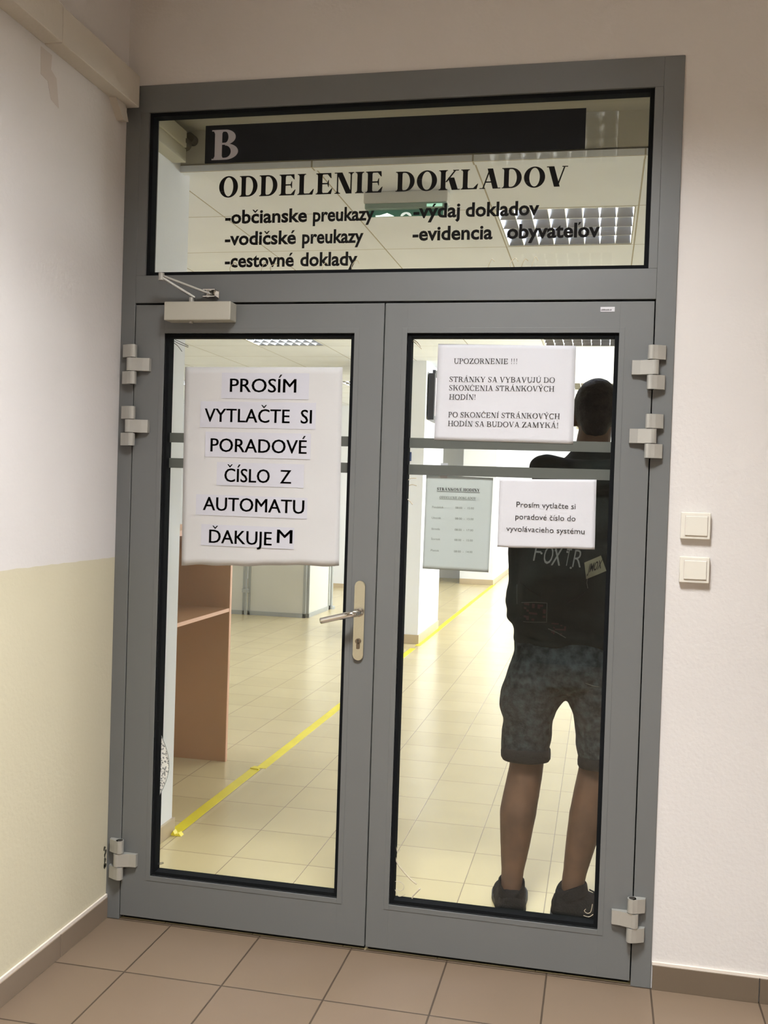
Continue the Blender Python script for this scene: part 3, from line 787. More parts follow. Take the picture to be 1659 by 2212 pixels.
for s, x0, x1, z, (a, b_, c, d) in words:
    st_ = obj('word_strip', BX(a, b_, 0.0266, 0.0269, c, d), M['strip'], t)
    bm = B()
    for q in (-.0009, .0009):
        sans(bm, s, x0 + q, x1 + q, z, 0.0435, 0.0263)
    if s == 'ĎAKUJE':
        for q in (-.0009, .0009):
            sans(bm, 'M', -0.619 + q, -0.569 + q, 1.246, 0.0435, 0.0263)
    flatobj('lettering', bm, M['ink'], st_)
# A3 warning
t = thing('notice', 'wide white notice headed UPOZORNENIE !!! high on the right pane', 'notice', (0.083, 0.028, 1.58), 'paper notices')
obj('sheet', sheet([(-0.1235, 1.8735), (0.2905, 1.868), (0.292, 1.578), (-0.1265, 1.5815)], 0.0288, 0.0014, 4.0), M['paper'], t, smooth=True)
bm = B()
for s, x0, x1, z in (('UPOZORNENIE !!!', -0.073, 0.118, 1.8135), ('STRÁNKY SA VYBAVUJÚ DO', -0.085, 0.232, 1.7585), ('SKONČENIA STRÁNKOVÝCH', -0.085, 0.231, 1.7325), ('HODÍN!', -0.084, -0.004, 1.705), ('PO SKONČENÍ STRÁNKOVÝCH', -0.085, 0.250, 1.6515), ('HODÍN SA BUDOVA ZAMYKÁ!', -0.085, 0.246, 1.6245)):
    flatobj('lettering', serif(B(), s, x0, x1, z, 0.0158, 0.0268), M['ink_grey'], t)
# A4 notice
t = thing('notice', 'small white notice reading Prosím vytlačte si poradové číslo in front of the man', 'notice', (0.22, 0.028, 1.265), 'paper notices')
obj('sheet', sheet([(0.077, 1.4685), (0.364, 1.4745), (0.366, 1.268), (0.0775, 1.2635)], 0.0288, 0.0016, 9.0, edge=0.003), M['paper'], t, smooth=True)
bm = B()
for s, x0, x1, z in (('Prosím vytlačte si', 0.131, 0.306, 1.3855), ('poradové číslo do', 0.129, 0.307, 1.3495), ('vyvolávacieho systému', 0.103, 0.3345, 1.3125)):
    flatobj('lettering', sans(B(), s, x0, x1, z, 0.0165, 0.0266), M['ink_grey'], t)
# opening hours, on the inner side of the glass
t = thing('notice', 'pale green opening-hours sheet headed STRÁNKOVÉ HODINY behind the right pane', 'notice', (-0.045, 0.0375, 1.185), 'paper notices')
obj('sheet', sheet([(-0.149, 1.4745), (0.057, 1.471), (0.0525, 1.1845), (-0.151, 1.1865)], 0.0385, 0.0014, 13.0), M['hours'], t, smooth=True)
bm = serif(B(), 'STRÁNKOVÉ HODINY', -0.1140, 0.0180, 1.428, 0.0088, 0.0366, bold=True); box(bm, -0.114, 0.018, 0.0365, 0.0367, 1.4245, 1.4256)
flatobj('lettering', bm, M['ink_grey'], t)
bm = serif(B(), 'ODDELENIE DOKLADOV', -0.1055, 0.0065, 1.404, 0.0072, 0.0366, bold=True, slant=0.2); box(bm, -0.1055, 0.0065, 0.0365, 0.0367, 1.4015, 1.4023)
flatobj('lettering', bm, M['ink_faint'], t)
for s, h_, z, x1 in (('Pondelok', '08:00  -  15:00', 1.374, -0.092), ('Utorok', '08:00  -  15:00', 1.341, -0.099), ('Streda', '08:00  -  17:00', 1.307, -0.101), ('Štvrtok', '08:00  -  15:00', 1.276, -0.099), ('Piatok', '08:00  -  14:00', 1.241, -0.101)):
    flatobj('lettering', sans(B(), s, -0.127, x1, z, 0.0062, 0.0366), M['ink_faint'], t); flatobj('lettering', sans(B(), h_, -0.055, 0.0015, z, 0.0062, 0.0366), M['ink_faint'], t)
tp = obj('adhesive_tape', BX(-0.105, -0.083, 0.0370, 0.0384, 1.466, 1.512), M['strip'], t)

# ------------------------------------------------------------------ light switches
for (x0, x1, z0, z1, l) in ((0.6055, 0.6875, 1.3115, 1.3885, 'upper of two white light switches right of the door'), (0.6065, 0.6890, 1.1865, 1.2615, 'lower of two white light switches right of the door')):
    t = thing('light_switch', l, 'light switch', ((x0 + x1) / 2, 0.0, z0), 'white light switches')
    obj('cover_frame', BX(x0, x1, -0.011, 0.006, z0, z1, 0.003, 3), M['switch'], t)
    obj('rocker', BX(x0 + .0125, x1 - .0085, -0.0145, -0.009, z0 + .0105, z1 - .0105, 0.0016), M['switch'], t)
    obj('rocker_gap', BX(x0 + .0112, x1 - .0072, -0.0114, -0.010, z0 + .0092, z1 - .0092), M['stain'], t)

# ------------------------------------------------------------------ hall shell
hall_l = []
for gx, gys in ((0, (1.35, 4.45, 7.55, 10.65, 13.75)), (-4, (1.35, 4.45, 7.55, 9.4)), (-8, (4.45, 7.55))):
    for gy in gys:
        ky = round((gy - 0.665) / P)
        hall_l.append((-0.130 + gx * P + P / 2, 0.665 + ky * P + P / 2))
holes = [(x - .3, x + .3, y - .3, y + .3) for x, y in hall_l]
struct('ceiling_hall', slab(-6.5, 2.2, YB, 18.0, ZH, holes), M['ceil_tile'], 'suspended tile ceiling of the hall', 'ceiling')
struct('ceiling_vestibule', BX(-1.5, 2.2, 0.08, YB + 0.02, ZV, ZV + 0.03), M['bulk'], 'higher strip of ceiling just inside the transom', 'ceiling')
bk = struct('trim_3', BX(-1.5, 2.2, YB, YB + 0.02, ZH - 0.002, ZV), M['bulk'], 'bulkhead edge of the suspended ceiling inside the door', 'bulkhead')
obj('edge_profile', BX(-1.5, 2.2, YB - 0.004, YB + 0.035, ZH - 0.012, ZH + 0.012), M['ceil_tile'], bk)
wn = struct('wall_hall_left', BX(-1.42, -1.290, 0.0, 0.75, 0, ZV), M['wall_hall'], 'short white wall end just inside the left leaf', 'wall')
obj('base_tile', BX(-1.43, -1.279, 0.09, 0.758, 0, 0.064, 0.001), M['tile_base_hall'], wn)
struct('wall_hall_near', BX(-6.5, -1.40, 0.0, 0.12, 0, ZV), M['wall_hall'], 'wall of the office area beside the door', 'wall')
struct('wall_hall_side', BX(-6.6, -6.5, 0.0, 18.0, 0, ZH + .1), M['wall_hall'], 'far left wall of the office area', 'wall')
wf = struct('wall_hall_far', BX(-6.5, -2.15, 10.47, 10.6, 0, ZH + .02), M['wall_hall'], 'far white wall of the office area behind the partitions', 'wall')
obj('base_tile', BX(-6.5, -2.15, 10.455, 10.47, 0, 0.06), M['tile_base_hall'], wf)
wa = struct('wall_alcove', BX(-2.6, -1.7, 12.9, 13.0, 0, ZH + .02), M['wall_hall'], 'beige back wall of the alcove between the pillars', 'wall')
for nm, x0, y0, y1, l in (('pillar', -1.85, 5.865, 6.955, 'nearer white pillar with a television, beside the yellow floor tape'), ('pillar', -1.80, 12.02, 17.2, 'farther white pillar at the end of the yellow floor tape')):
    p_ = struct(nm, BX(x0, -1.272, y0, y1, 0, ZH + .02), M['wall_hall'], l, 'pillar')
    obj('base_tile', BX(x0, -1.262, y0 - .010, y1 + .008, 0, 0.085, 0.002), M['tile_base_hall'], p_)
wr = struct('wall_hall_right', BX(2.1, 2.2, 0.08, 18.0, 0, ZV), M['wall_hall'], 'right wall of the hall with tall windows', 'wall')
struct('wall_hall_end', BX(-2.6, 2.2, 17.2, 17.3, 0, ZH + .02), M['wall_hall'], 'end wall of the long hall corridor', 'wall')
wins = [(2.098, y, y + 1.7, 'x') for y in (4.2, 6.6, 9.0, 11.4, 13.8)]
for k, (x, y0, y1, a) in enumerate(wins):
    w_ = thing('window_%d' % (k + 2), 'tall bright window in the right hall wall', 'window', (x, (y0 + y1) / 2, 0.85), kind='structure', group='hall windows')
    bm = B(); 
    for q0, q1, z0, z1 in ((y0, y0 + .06, .85, 2.4), (y1 - .06, y1, .85, 2.4), (y0, y1, .85, .91), (y0, y1, 2.34, 2.4), ((y0 + y1) / 2 - .03, (y0 + y1) / 2 + .03, .85, 2.4)):
        box(bm, 2.05, 2.10, q0, q1, z0, z1, .004)
    obj('window_frame', bm, M['upvc'], w_)
    obj('pane', BX(2.078, 2.088, y0 + .05, y1 - .05, .9, 2.35), M['day'], w_)
    ld = bpy.data.lights.new('daylight', 'AREA'); ld.shape = 'RECTANGLE'; ld.size = 1.55; ld.size_y = 1.4; ld.energy = POWER_WINDOW; ld.color = COL_DAY
    lo = bpy.data.objects.new('daylight', ld); C.objects.link(lo); lo.parent = w_; lo.location = (-0.05, 0, 0.775); lo.rotation_euler = (0, PI / 2, 0)
    lo.rotation_euler = Vector((-1, 0, 0)).to_track_quat('-Z', 'Y').to_euler()
k = 0
for x, y in hall_l:
    row = {1: 'first', 4: 'second', 7: 'third', 10: 'fourth', 9: 'fourth', 13: 'fifth'}.get(int(y), 'fifth')
    colm = 'corridor' if x > -1 else ('partition' if x > -4 else 'far office')
    luminaire(x, y, ZH, POWER_HALL, COL_HALL, 'square mirror-louvre ceiling light, %s from the door over the %s' % (row, colm), 'hall ceiling lights')

# cornice box with an open pipe end inside the transom corner
t = struct('trim_4', box(BX(-1.292, -1.228, 0.09, 0.585, 2.712, 2.775, .003), -1.292, -1.236, 0.09, 0.60, 2.661, 2.713, .003), M['bulk'], 'boxed ledge in the corner just inside the transom', 'ledge')
obj('pipe_end', cyl(cyl(B(), (-1.250, 0.60, 2.738), 0.024, 0.05, 'y', 20), (-1.238, 0.645, 2.768), 0.020, 0.04, 'y', 20), M['mould'], t)

# emergency exit light
ye = 1.0
t = thing('exit_light', 'green emergency exit light hanging below the hall ceiling', 'exit light', (-0.455, ye + .03, ZH - 0.10))
obj('housing', BX(-0.633, -0.279, ye, ye + .065, ZH - 0.049, ZH, 0.005), M['housing'], t)
obj('diffuser', BX(-0.628, -0.283, ye + .003, ye + .06, ZH - 0.072, ZH - 0.048, 0.005), mat('exit_diffuser', (150, 172, 162), 0.3), t)
obj('led', BX(-0.365, -0.300, ye + .0015, ye + .004, ZH - 0.068, ZH - 0.056, 0.001), M['green_glow'], t)
ex = obj('sign_plate', BX(-0.615, -0.300, ye + .025, ye + .031, ZH - 0.098, ZH - 0.070), M['green'], t)
bm = B(); prism(bm, [(-0.585, ZH - .098), (-0.535, ZH - .098), (-0.535, ZH - .084), (-0.520, ZH - .098), (-0.505, ZH - .0975), (-0.535, ZH - .092), (-0.585, ZH - .092)], 'y', ye + .0235, ye + .0252)
prism(bm, [(-.478, ZH - .098)] + [(-.455 + .023 * math.cos(PI - PI * k / 10), ZH - .098 + .016 * math.sin(PI - PI * k / 10)) for k in range(1, 10)] + [(-.432, ZH - .098), (-.440, ZH - .098), (-.455, ZH - .088), (-.470, ZH - .098)], 'y', ye + .0235, ye + .0252)
obj('pictogram', bm, M['exit_white'], ex)

# counter with shelf
t = thing('counter', 'brown wooden counter stand with open shelf behind the left pane', 'counter', (-1.78, 1.35, 0))
obj('side_panel', BX(-2.15, -1.479, 1.752, 1.774, 0, 1.19), M['wood'], t)
obj('side_panel', BX(-2.15, -1.479, 0.80, 0.822, 0, 1.19), M['wood'], t)
sh = obj('shelf', BX(-2.15, -1.482, 0.822, 1.752, 0.777, 0.795), M['wood'], t)
obj('edge_band', BX(-1.482, -1.478, 0.822, 1.752, 0.777, 0.795), M['wood_edge'], sh)
tp = obj('counter_top', BX(-2.17, -1.472, 0.79, 1.785, 1.19, 1.215), M['wood'], t)
obj('edge_band', BX(-1.472, -1.468, 0.79, 1.785, 1.19, 1.215), M['wood_edge'], tp)
obj('edge_band', BX(-1.479, -1.4755, 1.752, 1.774, 0, 1.19), M['wood_edge'], t)

# partition booth
def partition(x0, x1, y, label):
    t = thing('partition', label, 'partition', ((x0 + x1) / 2, y, 0), 'white office partitions')
    bm = B()
    box(bm, x0, x0 + .03, y - .015, y + .015, 0, 1.35); box(bm, x1 - .03, x1, y - .015, y + .015, 0, 1.35); box(bm, x0, x1, y - .015, y + .015, 0, .045); box(bm, x0, x1, y - .015, y + .015, 1.32, 1.35)
    obj('metal_frame', bm, M['alu'], t); obj('infill_panel', BX(x0 + .03, x1 - .03, y - .005, y + .005, .045, 1.32), M['panel'], t)
partition(-3.46, -2.785, 7.13, 'white grey-framed partition panel at the booth corner')
partition(-4.25, -3.49, 7.13, 'white grey-framed partition panel left of the booth corner')
t = thing('partition', 'bright white partition panel running away from the booth corner', 'partition', (-2.77, 7.6, 0), 'white office partitions')
bm = B()
for a, b_, z0, z1 in ((7.15, 7.17, 0, 1.35), (7.93, 7.99, 0, 1.35), (7.15, 7.99, 0, .045), (7.15, 7.99, 1.32, 1.35)):
    box(bm, -2.785, -2.755, a, b_, z0, z1)
obj('metal_frame', bm, M['alu'], t); obj('infill_panel', BX(-2.775, -2.765, 7.17, 7.93, .045, 1.32), M['panel'], t)
bm = cyl(B(), (-2.762, 8.04, .68), .022, 1.34, 'z', 16); cyl(bm, (-2.762, 8.04, .015), .05, .03, 'z', 18)
obj('support_post', bm, M['alu'], t)
bm = cyl(B(), (-3.475, 7.10, .675), .016, 1.35, 'z', 14); box(bm, -3.515, -3.435, 7.075, 7.115, 0.25, .29, .004)
tag(obj('partition_post', bm, M['alu']), 'grey post between the two front partition panels', 'post')

# television, blue notice
t = thing('television', 'dark wall television with a dim purple screen on the nearer pillar', 'television', (-1.22, 6.2, 2.1))
obj('case', BX(-1.262, -1.20, 5.93, 6.75, 2.115, 2.555, .006), M['tv'], t)
obj('screen', BX(-1.202, -1.196, 5.97, 6.71, 2.155, 2.515), M['screen'], t)
obj('wall_bracket', BX(-1.272, -1.245, 6.2, 6.5, 2.25, 2.62), M['tv'], t)
tag(obj('wall_sign', BX(-1.425, -1.388, 5.855, 5.864, 1.718, 1.803, .001), M['blue']), 'small blue sign on the front of the nearer pillar', 'sign')

# yellow floor tape
def tape(pts, w, label):
    bm = B(); n = 40; V = []
    for k in range(n + 1):
        u = k / n; x = pts[0][0] + (pts[1][0] - pts[0][0]) * u; y = pts[0][1] + (pts[1][1] - pts[0][1]) * u
        j = 0.004 * noise.noise(Vector((y * 3, 1, 0)))
        V.append([bm.verts.new((x - w / 2 + j, y, 0.0012)), bm.verts.new((x + w / 2 + j, y, 0.0012)), bm.verts.new((x + w / 2 + j, y, -0.0001)), bm.verts.new((x - w / 2 + j, y, -0.0001))])
    for a, b_ in zip(V[:-1], V[1:]):
        for i in range(4):
            bm.faces.new((a[i], a[(i + 1) % 4], b_[(i + 1) % 4], b_[i]))
    bm.faces.new(V[0]); bm.faces.new(V[-1][::-1])
    o = obj('floor_tape', bm, M['tape']); return tag(o, label, 'tape', 'yellow floor tapes')
t1 = tape([(-1.283, 0.735), (-1.283, 1.68)], 0.052, 'nearest yellow floor tape, with a crumpled near end')
bm = B()
for k in range(5):
    a = (-1.295 + .012 * k, 0.735 + .006 * (k % 2)); prism(bm, [(a[0] - .012, .001), (a[0], .008 + .006 * (k % 3)), (a[0] + .012, .001)], 'y', a[1] - .012, a[1] + .014)
obj('crumpled_end', bm, M['tape'], t1)
obj('torn_tip', prism(B(), [(-1.31, 1.675), (-1.262, 1.665), (-1.268, 1.70), (-1.30, 1.712)], 'z', 0.0, 0.006), M['tape'], t1)
tape([(-1.262, 1.70), (-1.262, 5.60)], 0.052, 'middle yellow floor tape reaching to the nearer pillar')
tape([(-1.250, 5.75), (-1.262, 12.2)], 0.052, 'far yellow floor tape running between the two pillars')

# ------------------------------------------------------------------ the man behind the right pane
man = thing('person', 'man seen from behind in dark jacket, denim shorts and black trainers', 'person', (0.28, 0.42, 0))
SK = []
def limb(bm, pts, n=20, k=4):
    """pts: (x, y, z, r); smooth tapering tube"""
    pa = smoothpath([p[:3] for p in pts], k); rr = []
    for i in range(len(pts) - 1):
        for j in range(k):
            rr.append(pts[i][3] + (pts[i + 1][3] - pts[i][3]) * j / k)
    rr.append(pts[-1][3])
    return tube(bm, pa, rr, n)
bm = B()
# legs
limb(bm, [(.185, .43, .86, .085), (.165, .43, .70, .078), (.160, .425, .56, .062), (.161, .425, .50, .058), (.150, .418, .42, .0605), (.139, .405, .34, .0625), (.134, .392, .24, .051), (.130, .375, .155, .0385), (.129, .362, .10, .036), (.131, .354, .055, .030), (.133, .355, .035, .026)])
limb(bm, [(.395, .43, .86, .085), (.410, .43, .70, .078), (.405, .435, .56, .064), (.396, .435, .50, .060), (.383, .430, .42, .061), (.370, .425, .34, .061), (.352, .412, .25, .050), (.338, .402, .165, .040), (.331, .396, .11, .038), (.332, .394, .055, .030), (.334, .394, .035, .026)])
# feet
limb(bm, [(.133, .345, .040, .024), (.123, .42, .040, .026), (.110, .48, .032, .022), (.104, .53, .026, .016)], 14)
limb(bm, [(.325, .394, .040, .024), (.39, .415, .040, .026), (.45, .432, .032, .022), (.50, .445, .026, .016)], 14)
# trunk, neck
column(bm, [(.29, .42, .80, .09, .07), (.29, .42, .84, .15, .10), (.29, .42, .90, .165, .115), (.29, .42, 1.02, .155, .105), (.293, .42, 1.18, .165, .11), (.298, .42, 1.34, .185, .11), (.305, .42, 1.44, .165, .10), (.32, .425, 1.50, .10, .075), (.335, .43, 1.54, .062, .062), (.345, .435, 1.60, .058, .062), (.352, .445, 1.66, .055, .06)])
# head
ellipsoid(bm, (.355, .452, 1.722), (.074, .094, .098))
ellipsoid(bm, (.355, .478, 1.655), (.056, .066, .062))
ellipsoid(bm, (.355, .548, 1.690), (.012, .020, .022)); ellipsoid(bm, (.355, .538, 1.720), (.009, .014, .03)); ellipsoid(bm, (.355, .530, 1.648), (.026, .012, .010)); ellipsoid(bm, (.355, .530, 1.742), (.048, .012, .010))
for s in (-1, 1):
    ellipsoid(bm, (.355 + s * .077, .450, 1.690), (.011, .022, .033), M=Matrix.Rotation(s * .25, 4, 'Z'))
# arms, bent so that both hands meet in front
for s, e in ((-1, .132), (1, .492)):
    cx_ = .305
    sh_ = (cx_ + s * .165, .42, 1.44)
    limb(bm, [(*sh_, .058), ((sh_[0] + e) / 2 + s * .006, .425, 1.25, .050), (e, .435, 1.05, .043), (e - s * .03, .52, 1.035, .042), (e - s * .075, .62, 1.06, .034), (e - s * .10, .685, 1.085, .027)])
    hx, hy, hz = e - s * .105, .70, 1.09
    ellipsoid(bm, (hx - s * .012, hy + .030, hz + .008), (.026, .044, .020), M=Matrix.Rotation(s * .5, 4, 'Z'))
    for f in range(4):
        a = .5 * s; bx = hx - s * .045 + .004 * f; 
        ox = -s * (.030 + .004 * f); z_ = hz + .034 - .019 * f; ln = (1.0, 1.1, 1.02, .82)[f]
        limb(bm, [(hx - s * .014, hy + .052, z_, .0092), (hx - s * .022, hy + .052 + .030 * ln, z_, .0086), (hx - s * .044, hy + .052 + .044 * ln, z_ - .004, .0080), (hx - s * .062, hy + .052 + .032 * ln, z_ - .006, .0072)], 10, 3)
    limb(bm, [(hx, hy + .012, hz + .014, .011), (hx - s * .022, hy + .020, hz + .048, .010), (hx - s * .034, hy + .046, hz + .064, .0085)], 10, 3)
me = remesh(bm, 0.0065, 5)
body = obj('body', me, M['skin'], man, smooth=True)
# eyes
for s in (-1, 1):
    obj('eye', ellipsoid(B(), (.355 + s * .029, .532, 1.712), (.012, .010, .008)), M['paper'], man, smooth=True)
# hair
bm = B()
ellipsoid(bm, (.354, .445, 1.728), (.0785, .099, .098))
ellipsoid(bm, (.352, .402, 1.692), (.058, .050, .052))
column(bm, [(.351, .398, 1.622, .020, .016), (.351, .394, 1.640, .040, .026), (.352, .400, 1.68, .056, .044)])
me = remesh(bm, 0.006, 4)
bm = bmesh.new(); bm.from_mesh(me); bpy.data.meshes.remove(me)
bmesh.ops.bisect_plane(bm, geom=bm.verts[:] + bm.edges[:] + bm.faces[:], plane_co=(.355, .500, 1.745), plane_no=(0, .83, -.56), clear_outer=True)
bmesh.ops.holes_fill(bm, edges=bm.edges[:])
me = bpy.data.meshes.new('hair'); bm.to_mesh(me); bm.free()
wrinkle(me, lambda c: .0018 * noise.noise(c * 60) + .0012 * noise.noise(c * 140))
obj('hair', me, M['hair'], man, smooth=True)

# jacket: trunk, hood and sleeves
bm = B()
column(bm, [(.290, .42, .925, .182, .135), (.288, .42, .96, .196, .143), (.288, .42, 1.02, .190, .138), (.290, .42, 1.10, .184, .134), (.293, .42, 1.20, .190, .132), (.298, .42, 1.32, .208, .134), (.303, .42, 1.41, .204, .128), (.312, .42, 1.47, .172, .112), (.322, .422, 1.52, .128, .094), (.334, .43, 1.565, .082, .080), (.340, .435, 1.585, .070, .072)], 32, 2.3)
for s, e in ((-1, .132), (1, .492)):
    sh_ = (.305 + s * .150, .42, 1.445)
    limb(bm, [(*sh_, .072), ((sh_[0] + e) / 2 + s * .010, .425, 1.27, .066), (e + s * .001, .432, 1.10, .061), (e + s * .003, .440, 1.03, .062), (e - s * .028, .52, 1.022, .055), (e - s * .072, .615, 1.052, .048), (e - s * .094, .67, 1.078, .044)])
# folded hood lying on the shoulders
limb(bm, [(.165, .430, 1.515, .030), (.200, .335, 1.520, .046), (.280, .298, 1.500, .050), (.350, .292, 1.494, .052), (.420, .300, 1.500, .050), (.480, .345, 1.516, .042), (.505, .430, 1.515, .030)])
me = remesh(bm, 0.0085, 5)
def jfold(c):
    f = .011 * noise.noise(Vector((c.x * 5, c.y * 5, c.z * 11))) + .007 * noise.noise(Vector((c.x * 9 + c.z * 8, c.y * 8, c.z * 16 - c.x * 10)))
    if c.z < 1.08: f += .005 * math.sin(c.z * 95 + c.x * 14) * max(0, min(1, (1.08 - c.z) * 10))
    return f - .002
wrinkle(me, jfold)
bv = BVHTree.FromPolygons([v.co.copy() for v in me.vertices], [tuple(p.vertices) for p in me.polygons])
jk = obj('jacket', me, M['jacket'], man, smooth=True)
def onback(x, z, off=.002):
    h = bv.ray_cast(Vector((x, -0.2, z)), Vector((0, 1, 0)))
    return (h[0].y if h[0] else .29) - off
def stripe(name, pts, w, m, off=.002):
    bm = B(); pa = [];
    for (a, b_) in zip(pts[:-1], pts[1:]):
        for k in range(8):
            pa.append((a[0] + (b_[0] - a[0]) * k / 8, a[1] + (b_[1] - a[1]) * k / 8))
    pa.append(pts[-1])
    tube(bm, [(x, onback(x, z, off * .4), z) for x, z in pa], w, 6)
    return obj(name, bm, m, jk, smooth=True)
stripe('pocket_seam', [(.112, 1.122), (.113, 1.085), (.114, 1.056)], .0013, M['seam'])
stripe('pocket_seam', [(.131, 1.064), (.175, 1.071), (.218, 1.073), (.219, 1.010), (.140, 1.003)], .0012, M['seam'])
stripe('pocket_seam', [(.120, 1.135), (.160, 1.108), (.200, 1.090)], .0022, M['denim_dark'])
stripe('pocket_seam', [(.342, 1.116), (.315, 1.095), (.283, 1.080)], .0022, M['denim_dark'])
stripe('pocket_seam', [(.225, .990), (.255, .980), (.283, .966)], .0013, M['seam'])
stripe('loose_thread', [(.345, 1.160), (.343, 1.146), (.347, 1.128)], .0014, M['seam'])
for x0, x1, z0, z1, sd in ((.140, .215, 1.010, 1.066, 1), (.235, .282, .975, 1.010, 2)):
    bm = B(); n = 8; g_ = [[None] * (n + 1) for _ in range(n + 1)]
    for i in range(n + 1):
        for j in range(n + 1):
            x = x0 + (x1 - x0) * i / n; z = z0 + (z1 - z0) * j / n; g_[i][j] = bm.verts.new((x, onback(x, z, .0014), z))
    for i in range(n):
        for j in range(n):
            if noise.noise(Vector((i * .5 + sd * 7, j * .5, 0))) > .08:
                bm.faces.new((g_[i][j], g_[i + 1][j], g_[i + 1][j + 1], g_[i][j + 1]))
    bmesh.ops.delete(bm, geom=[v for v in bm.verts if not v.link_faces], context='VERTS')
    obj('red_print', bm, M['red'], jk)
bm = B()
for s, x0, x1, z, cap, w in (('F', .166, .188, 1.207, .06, -.01), ('O', .198, .228, 1.201, .06, .0), ('X', .226, .256, 1.198, .06, .01), ('T', .268, .284, 1.197, .06, -.01), ('R', .294, .322, 1.194, .06, -.01)):
    sans(bm, s, x0, x1, z, cap, 0, weight=w, fn=lambda px, pz: onback(px, pz, .0022), slant=.16)
for x, z in ((.194, 1.234), (.241, 1.246), (.2905, 1.192), (.278, 1.243)):
    cyl(bm, (x, onback(x, z, .0015), z), .0035, .0015, 'y', 10)
flatobj('lettering', bm, M['print_white'], jk)
# sewn patch
c_ = [(.333, 1.211), (.385, 1.236), (.404, 1.186), (.341, 1.158)]
bm = B(); n = 10; g_ = []
for j in range(n + 1):
    v = j / n; r_ = []
    for i in range(n + 1):
        u = i / n; x = (c_[0][0] * (1 - u) + c_[1][0] * u) * (1 - v) + (c_[3][0] * (1 - u) + c_[2][0] * u) * v; z = (c_[0][1] * (1 - u) + c_[1][1] * u) * (1 - v) + (c_[3][1] * (1 - u) + c_[2][1] * u) * v
        r_.append(bm.verts.new((x, onback(x, z, .0035), z)))
    g_.append(r_)
for j in range(n):
    for i in range(n):
        bm.faces.new((g_[j][i], g_[j][i + 1], g_[j + 1][i + 1], g_[j + 1][i]))
pt = obj('cloth_patch', bm, M['patch'], jk)
bm = sans(B(), 'JMOX', .344, .386, 1.178, .027, 0, weight=.012, tilt=.40, fn=lambda px, pz: onback(px, pz, .0050), slant=.2)
flatobj('patch_lettering', bm, M['ink'], pt)

# shorts
bm = B()
column(bm, [(.286, .42, .752, .018, .050), (.287, .42, .775, .10, .10), (.29, .42, .80, .185, .125), (.288, .42, .86, .193, .138), (.288, .42, .93, .186, .132), (.288, .42, .99, .172, .122)], 28, 2.2)
def trouser(pts):
    column(bm, [(x, y, z, rx, ry) for x, y, z, rx, ry in pts], 24, 2.2)
trouser([(.157, .422, .545, .080, .084), (.159, .422, .62, .085, .090), (.161, .422, .66, .084, .096), (.166, .422, .70, .100, .102), (.171, .422, .722, .107, .106), (.177, .421, .75, .111, .110), (.185, .42, .79, .108, .118), (.195, .42, .86, .10, .12)])
trouser([(.418, .432, .535, .082, .086), (.414, .43, .62, .088, .092), (.410, .428, .66, .094, .098), (.405, .428, .70, .101, .102), (.400, .427, .722, .107, .106), (.396, .426, .75, .111, .112), (.390, .425, .79, .108, .118), (.385, .42, .86, .10, .12)])
me = remesh(bm, 0.006, 3)
wrinkle(me, lambda c: .007 * noise.noise(Vector((c.x * 8, c.y * 6, c.z * 9))) + .004 * noise.noise(Vector((c.x * 14 + c.z * 9, c.y * 9, c.z * 18))))
so = obj('shorts', me, M['denim'], man, smooth=True)
for x, y, z, r, tl in ((.157, .422, .552, .0835, -.06), (.418, .432, .540, .0850, -.12)):
    bm = loft(B(), [ring(x, y, z - .034, r - .004, r + .001, 28, 2.2, tl), ring(x, y, z - .030, r + .003, r + .008, 28, 2.2, tl), ring(x, y, z + .010, r + .003, r + .008, 28, 2.2, tl), ring(x, y, z + .016, r - .004, r + .001, 28, 2.2, tl)])
    me = baked(bm, [('SUBSURF', dict(levels=1, render_levels=1))]); wrinkle(me, lambda c: .003 * noise.noise(c * 16))
    obj('rolled_cuff', me, M['denim_dark'], so, smooth=True)
bm = B(); tube(bm, smoothpath([(.325, .292, .83, ), (.37, .300, .812), (.41, .316, .806)], 6), .0014, 6); obj('pocket_edge', bm, M['seam'], so, smooth=True)

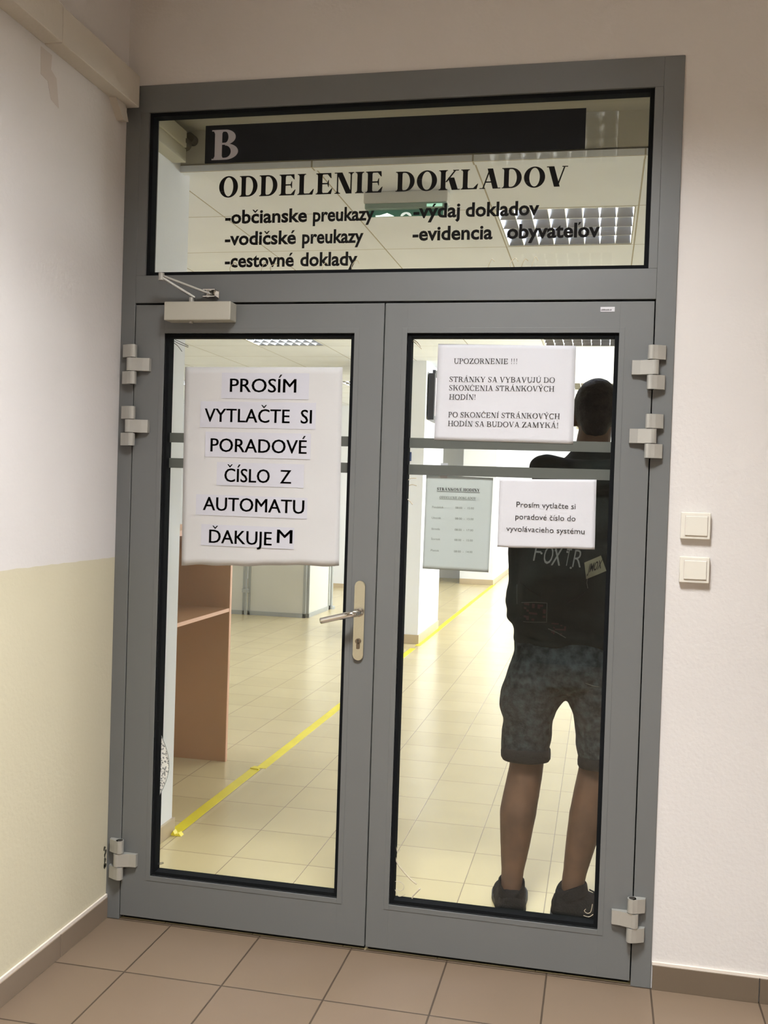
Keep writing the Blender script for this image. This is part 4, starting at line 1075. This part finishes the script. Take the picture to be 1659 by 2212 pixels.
# shoes
def shoe(heel, ang, h=0.075, tilt=0.0):
    R_ = Matrix.Translation((heel[0], heel[1], 0)) @ Matrix.Rotation(ang, 4, 'Z') @ Matrix.Diagonal((1.16, 1.04, 1.0, 1))
    prof = [(-.004, .024, .050), (.004, .036, .088), (.03, .043, .108), (.06, .046, .112), (.10, .047, .104), (.13, .047, .084), (.17, .051, .068), (.22, .054, .056), (.26, .047, .048), (.288, .028, .036)]
    rings = []
    for y, w, hh in prof:
        r = []
        for i in range(20):
            a = 2 * PI * i / 20; c, s = math.cos(a), math.sin(a)
            z = .012 + (hh - .012) * (max(0, s) ** .8) if s > 0 else .012
            x = math.copysign(abs(c) ** .7, c) * w * (1 if s <= 0 else 1 - .18 * s)
            r.append((x, y, z))
        rings.append(r)
    bm = loft(B(), rings); me = remesh(bm, .006, 4)
    wrinkle(me, lambda c: .0022 * noise.noise(c * 45)); me.transform(R_)
    o = obj('shoe', me, M['shoe'], man, smooth=True)
    out = [(-.030, 0), (0, -.010), (.030, 0), (.042, .05), (.044, .12), (.055, .19), (.054, .235), (.040, .275), (.010, .297), (-.018, .290), (-.046, .25), (-.054, .19), (-.044, .12), (-.042, .05)]
    sm = [(p.x, p.y) for p in smoothpath([(x, y, 0) for x, y in out] + [(out[0][0], out[0][1], 0)], 3)[:-1]]
    bm = prism(B(), sm, 'z', 0.0, .020); bm.transform(R_); obj('sole', bm, M['sole'], o)
    bm = B()
    loft(bm, [ring(0, .058, .085, .040, .054, 24, 2.0, .25), ring(0, .056, .108, .0385, .051, 24, 2.0, .30), ring(0, .056, .113, .0365, .048, 24, 2.0, .30), ring(0, .056, .112, .0335, .045, 24, 2.0, .30), ring(0, .056, .085, .031, .042, 24, 2.0, .25)], cap=False)
    for v in bm.verts:
        if v.co.z > .1: v.co.z += .014 * (abs(v.co.x) / .038) ** 2
    bm.transform(R_); obj('collar', bm, M['shoe'], o, smooth=True)
    bm = B()
    for k in range(4):
        y = .130 + .022 * k; z = .090 - .0085 * k; tube(bm, [(-.026, y, z - .006), (0, y + .003, z), (.026, y, z - .006)], .003, 6)
    bm.transform(R_); obj('laces', bm, M['shoe'], o, smooth=True)
shoe((.136, .300), .12)
shoe((.272, .375), -1.22)
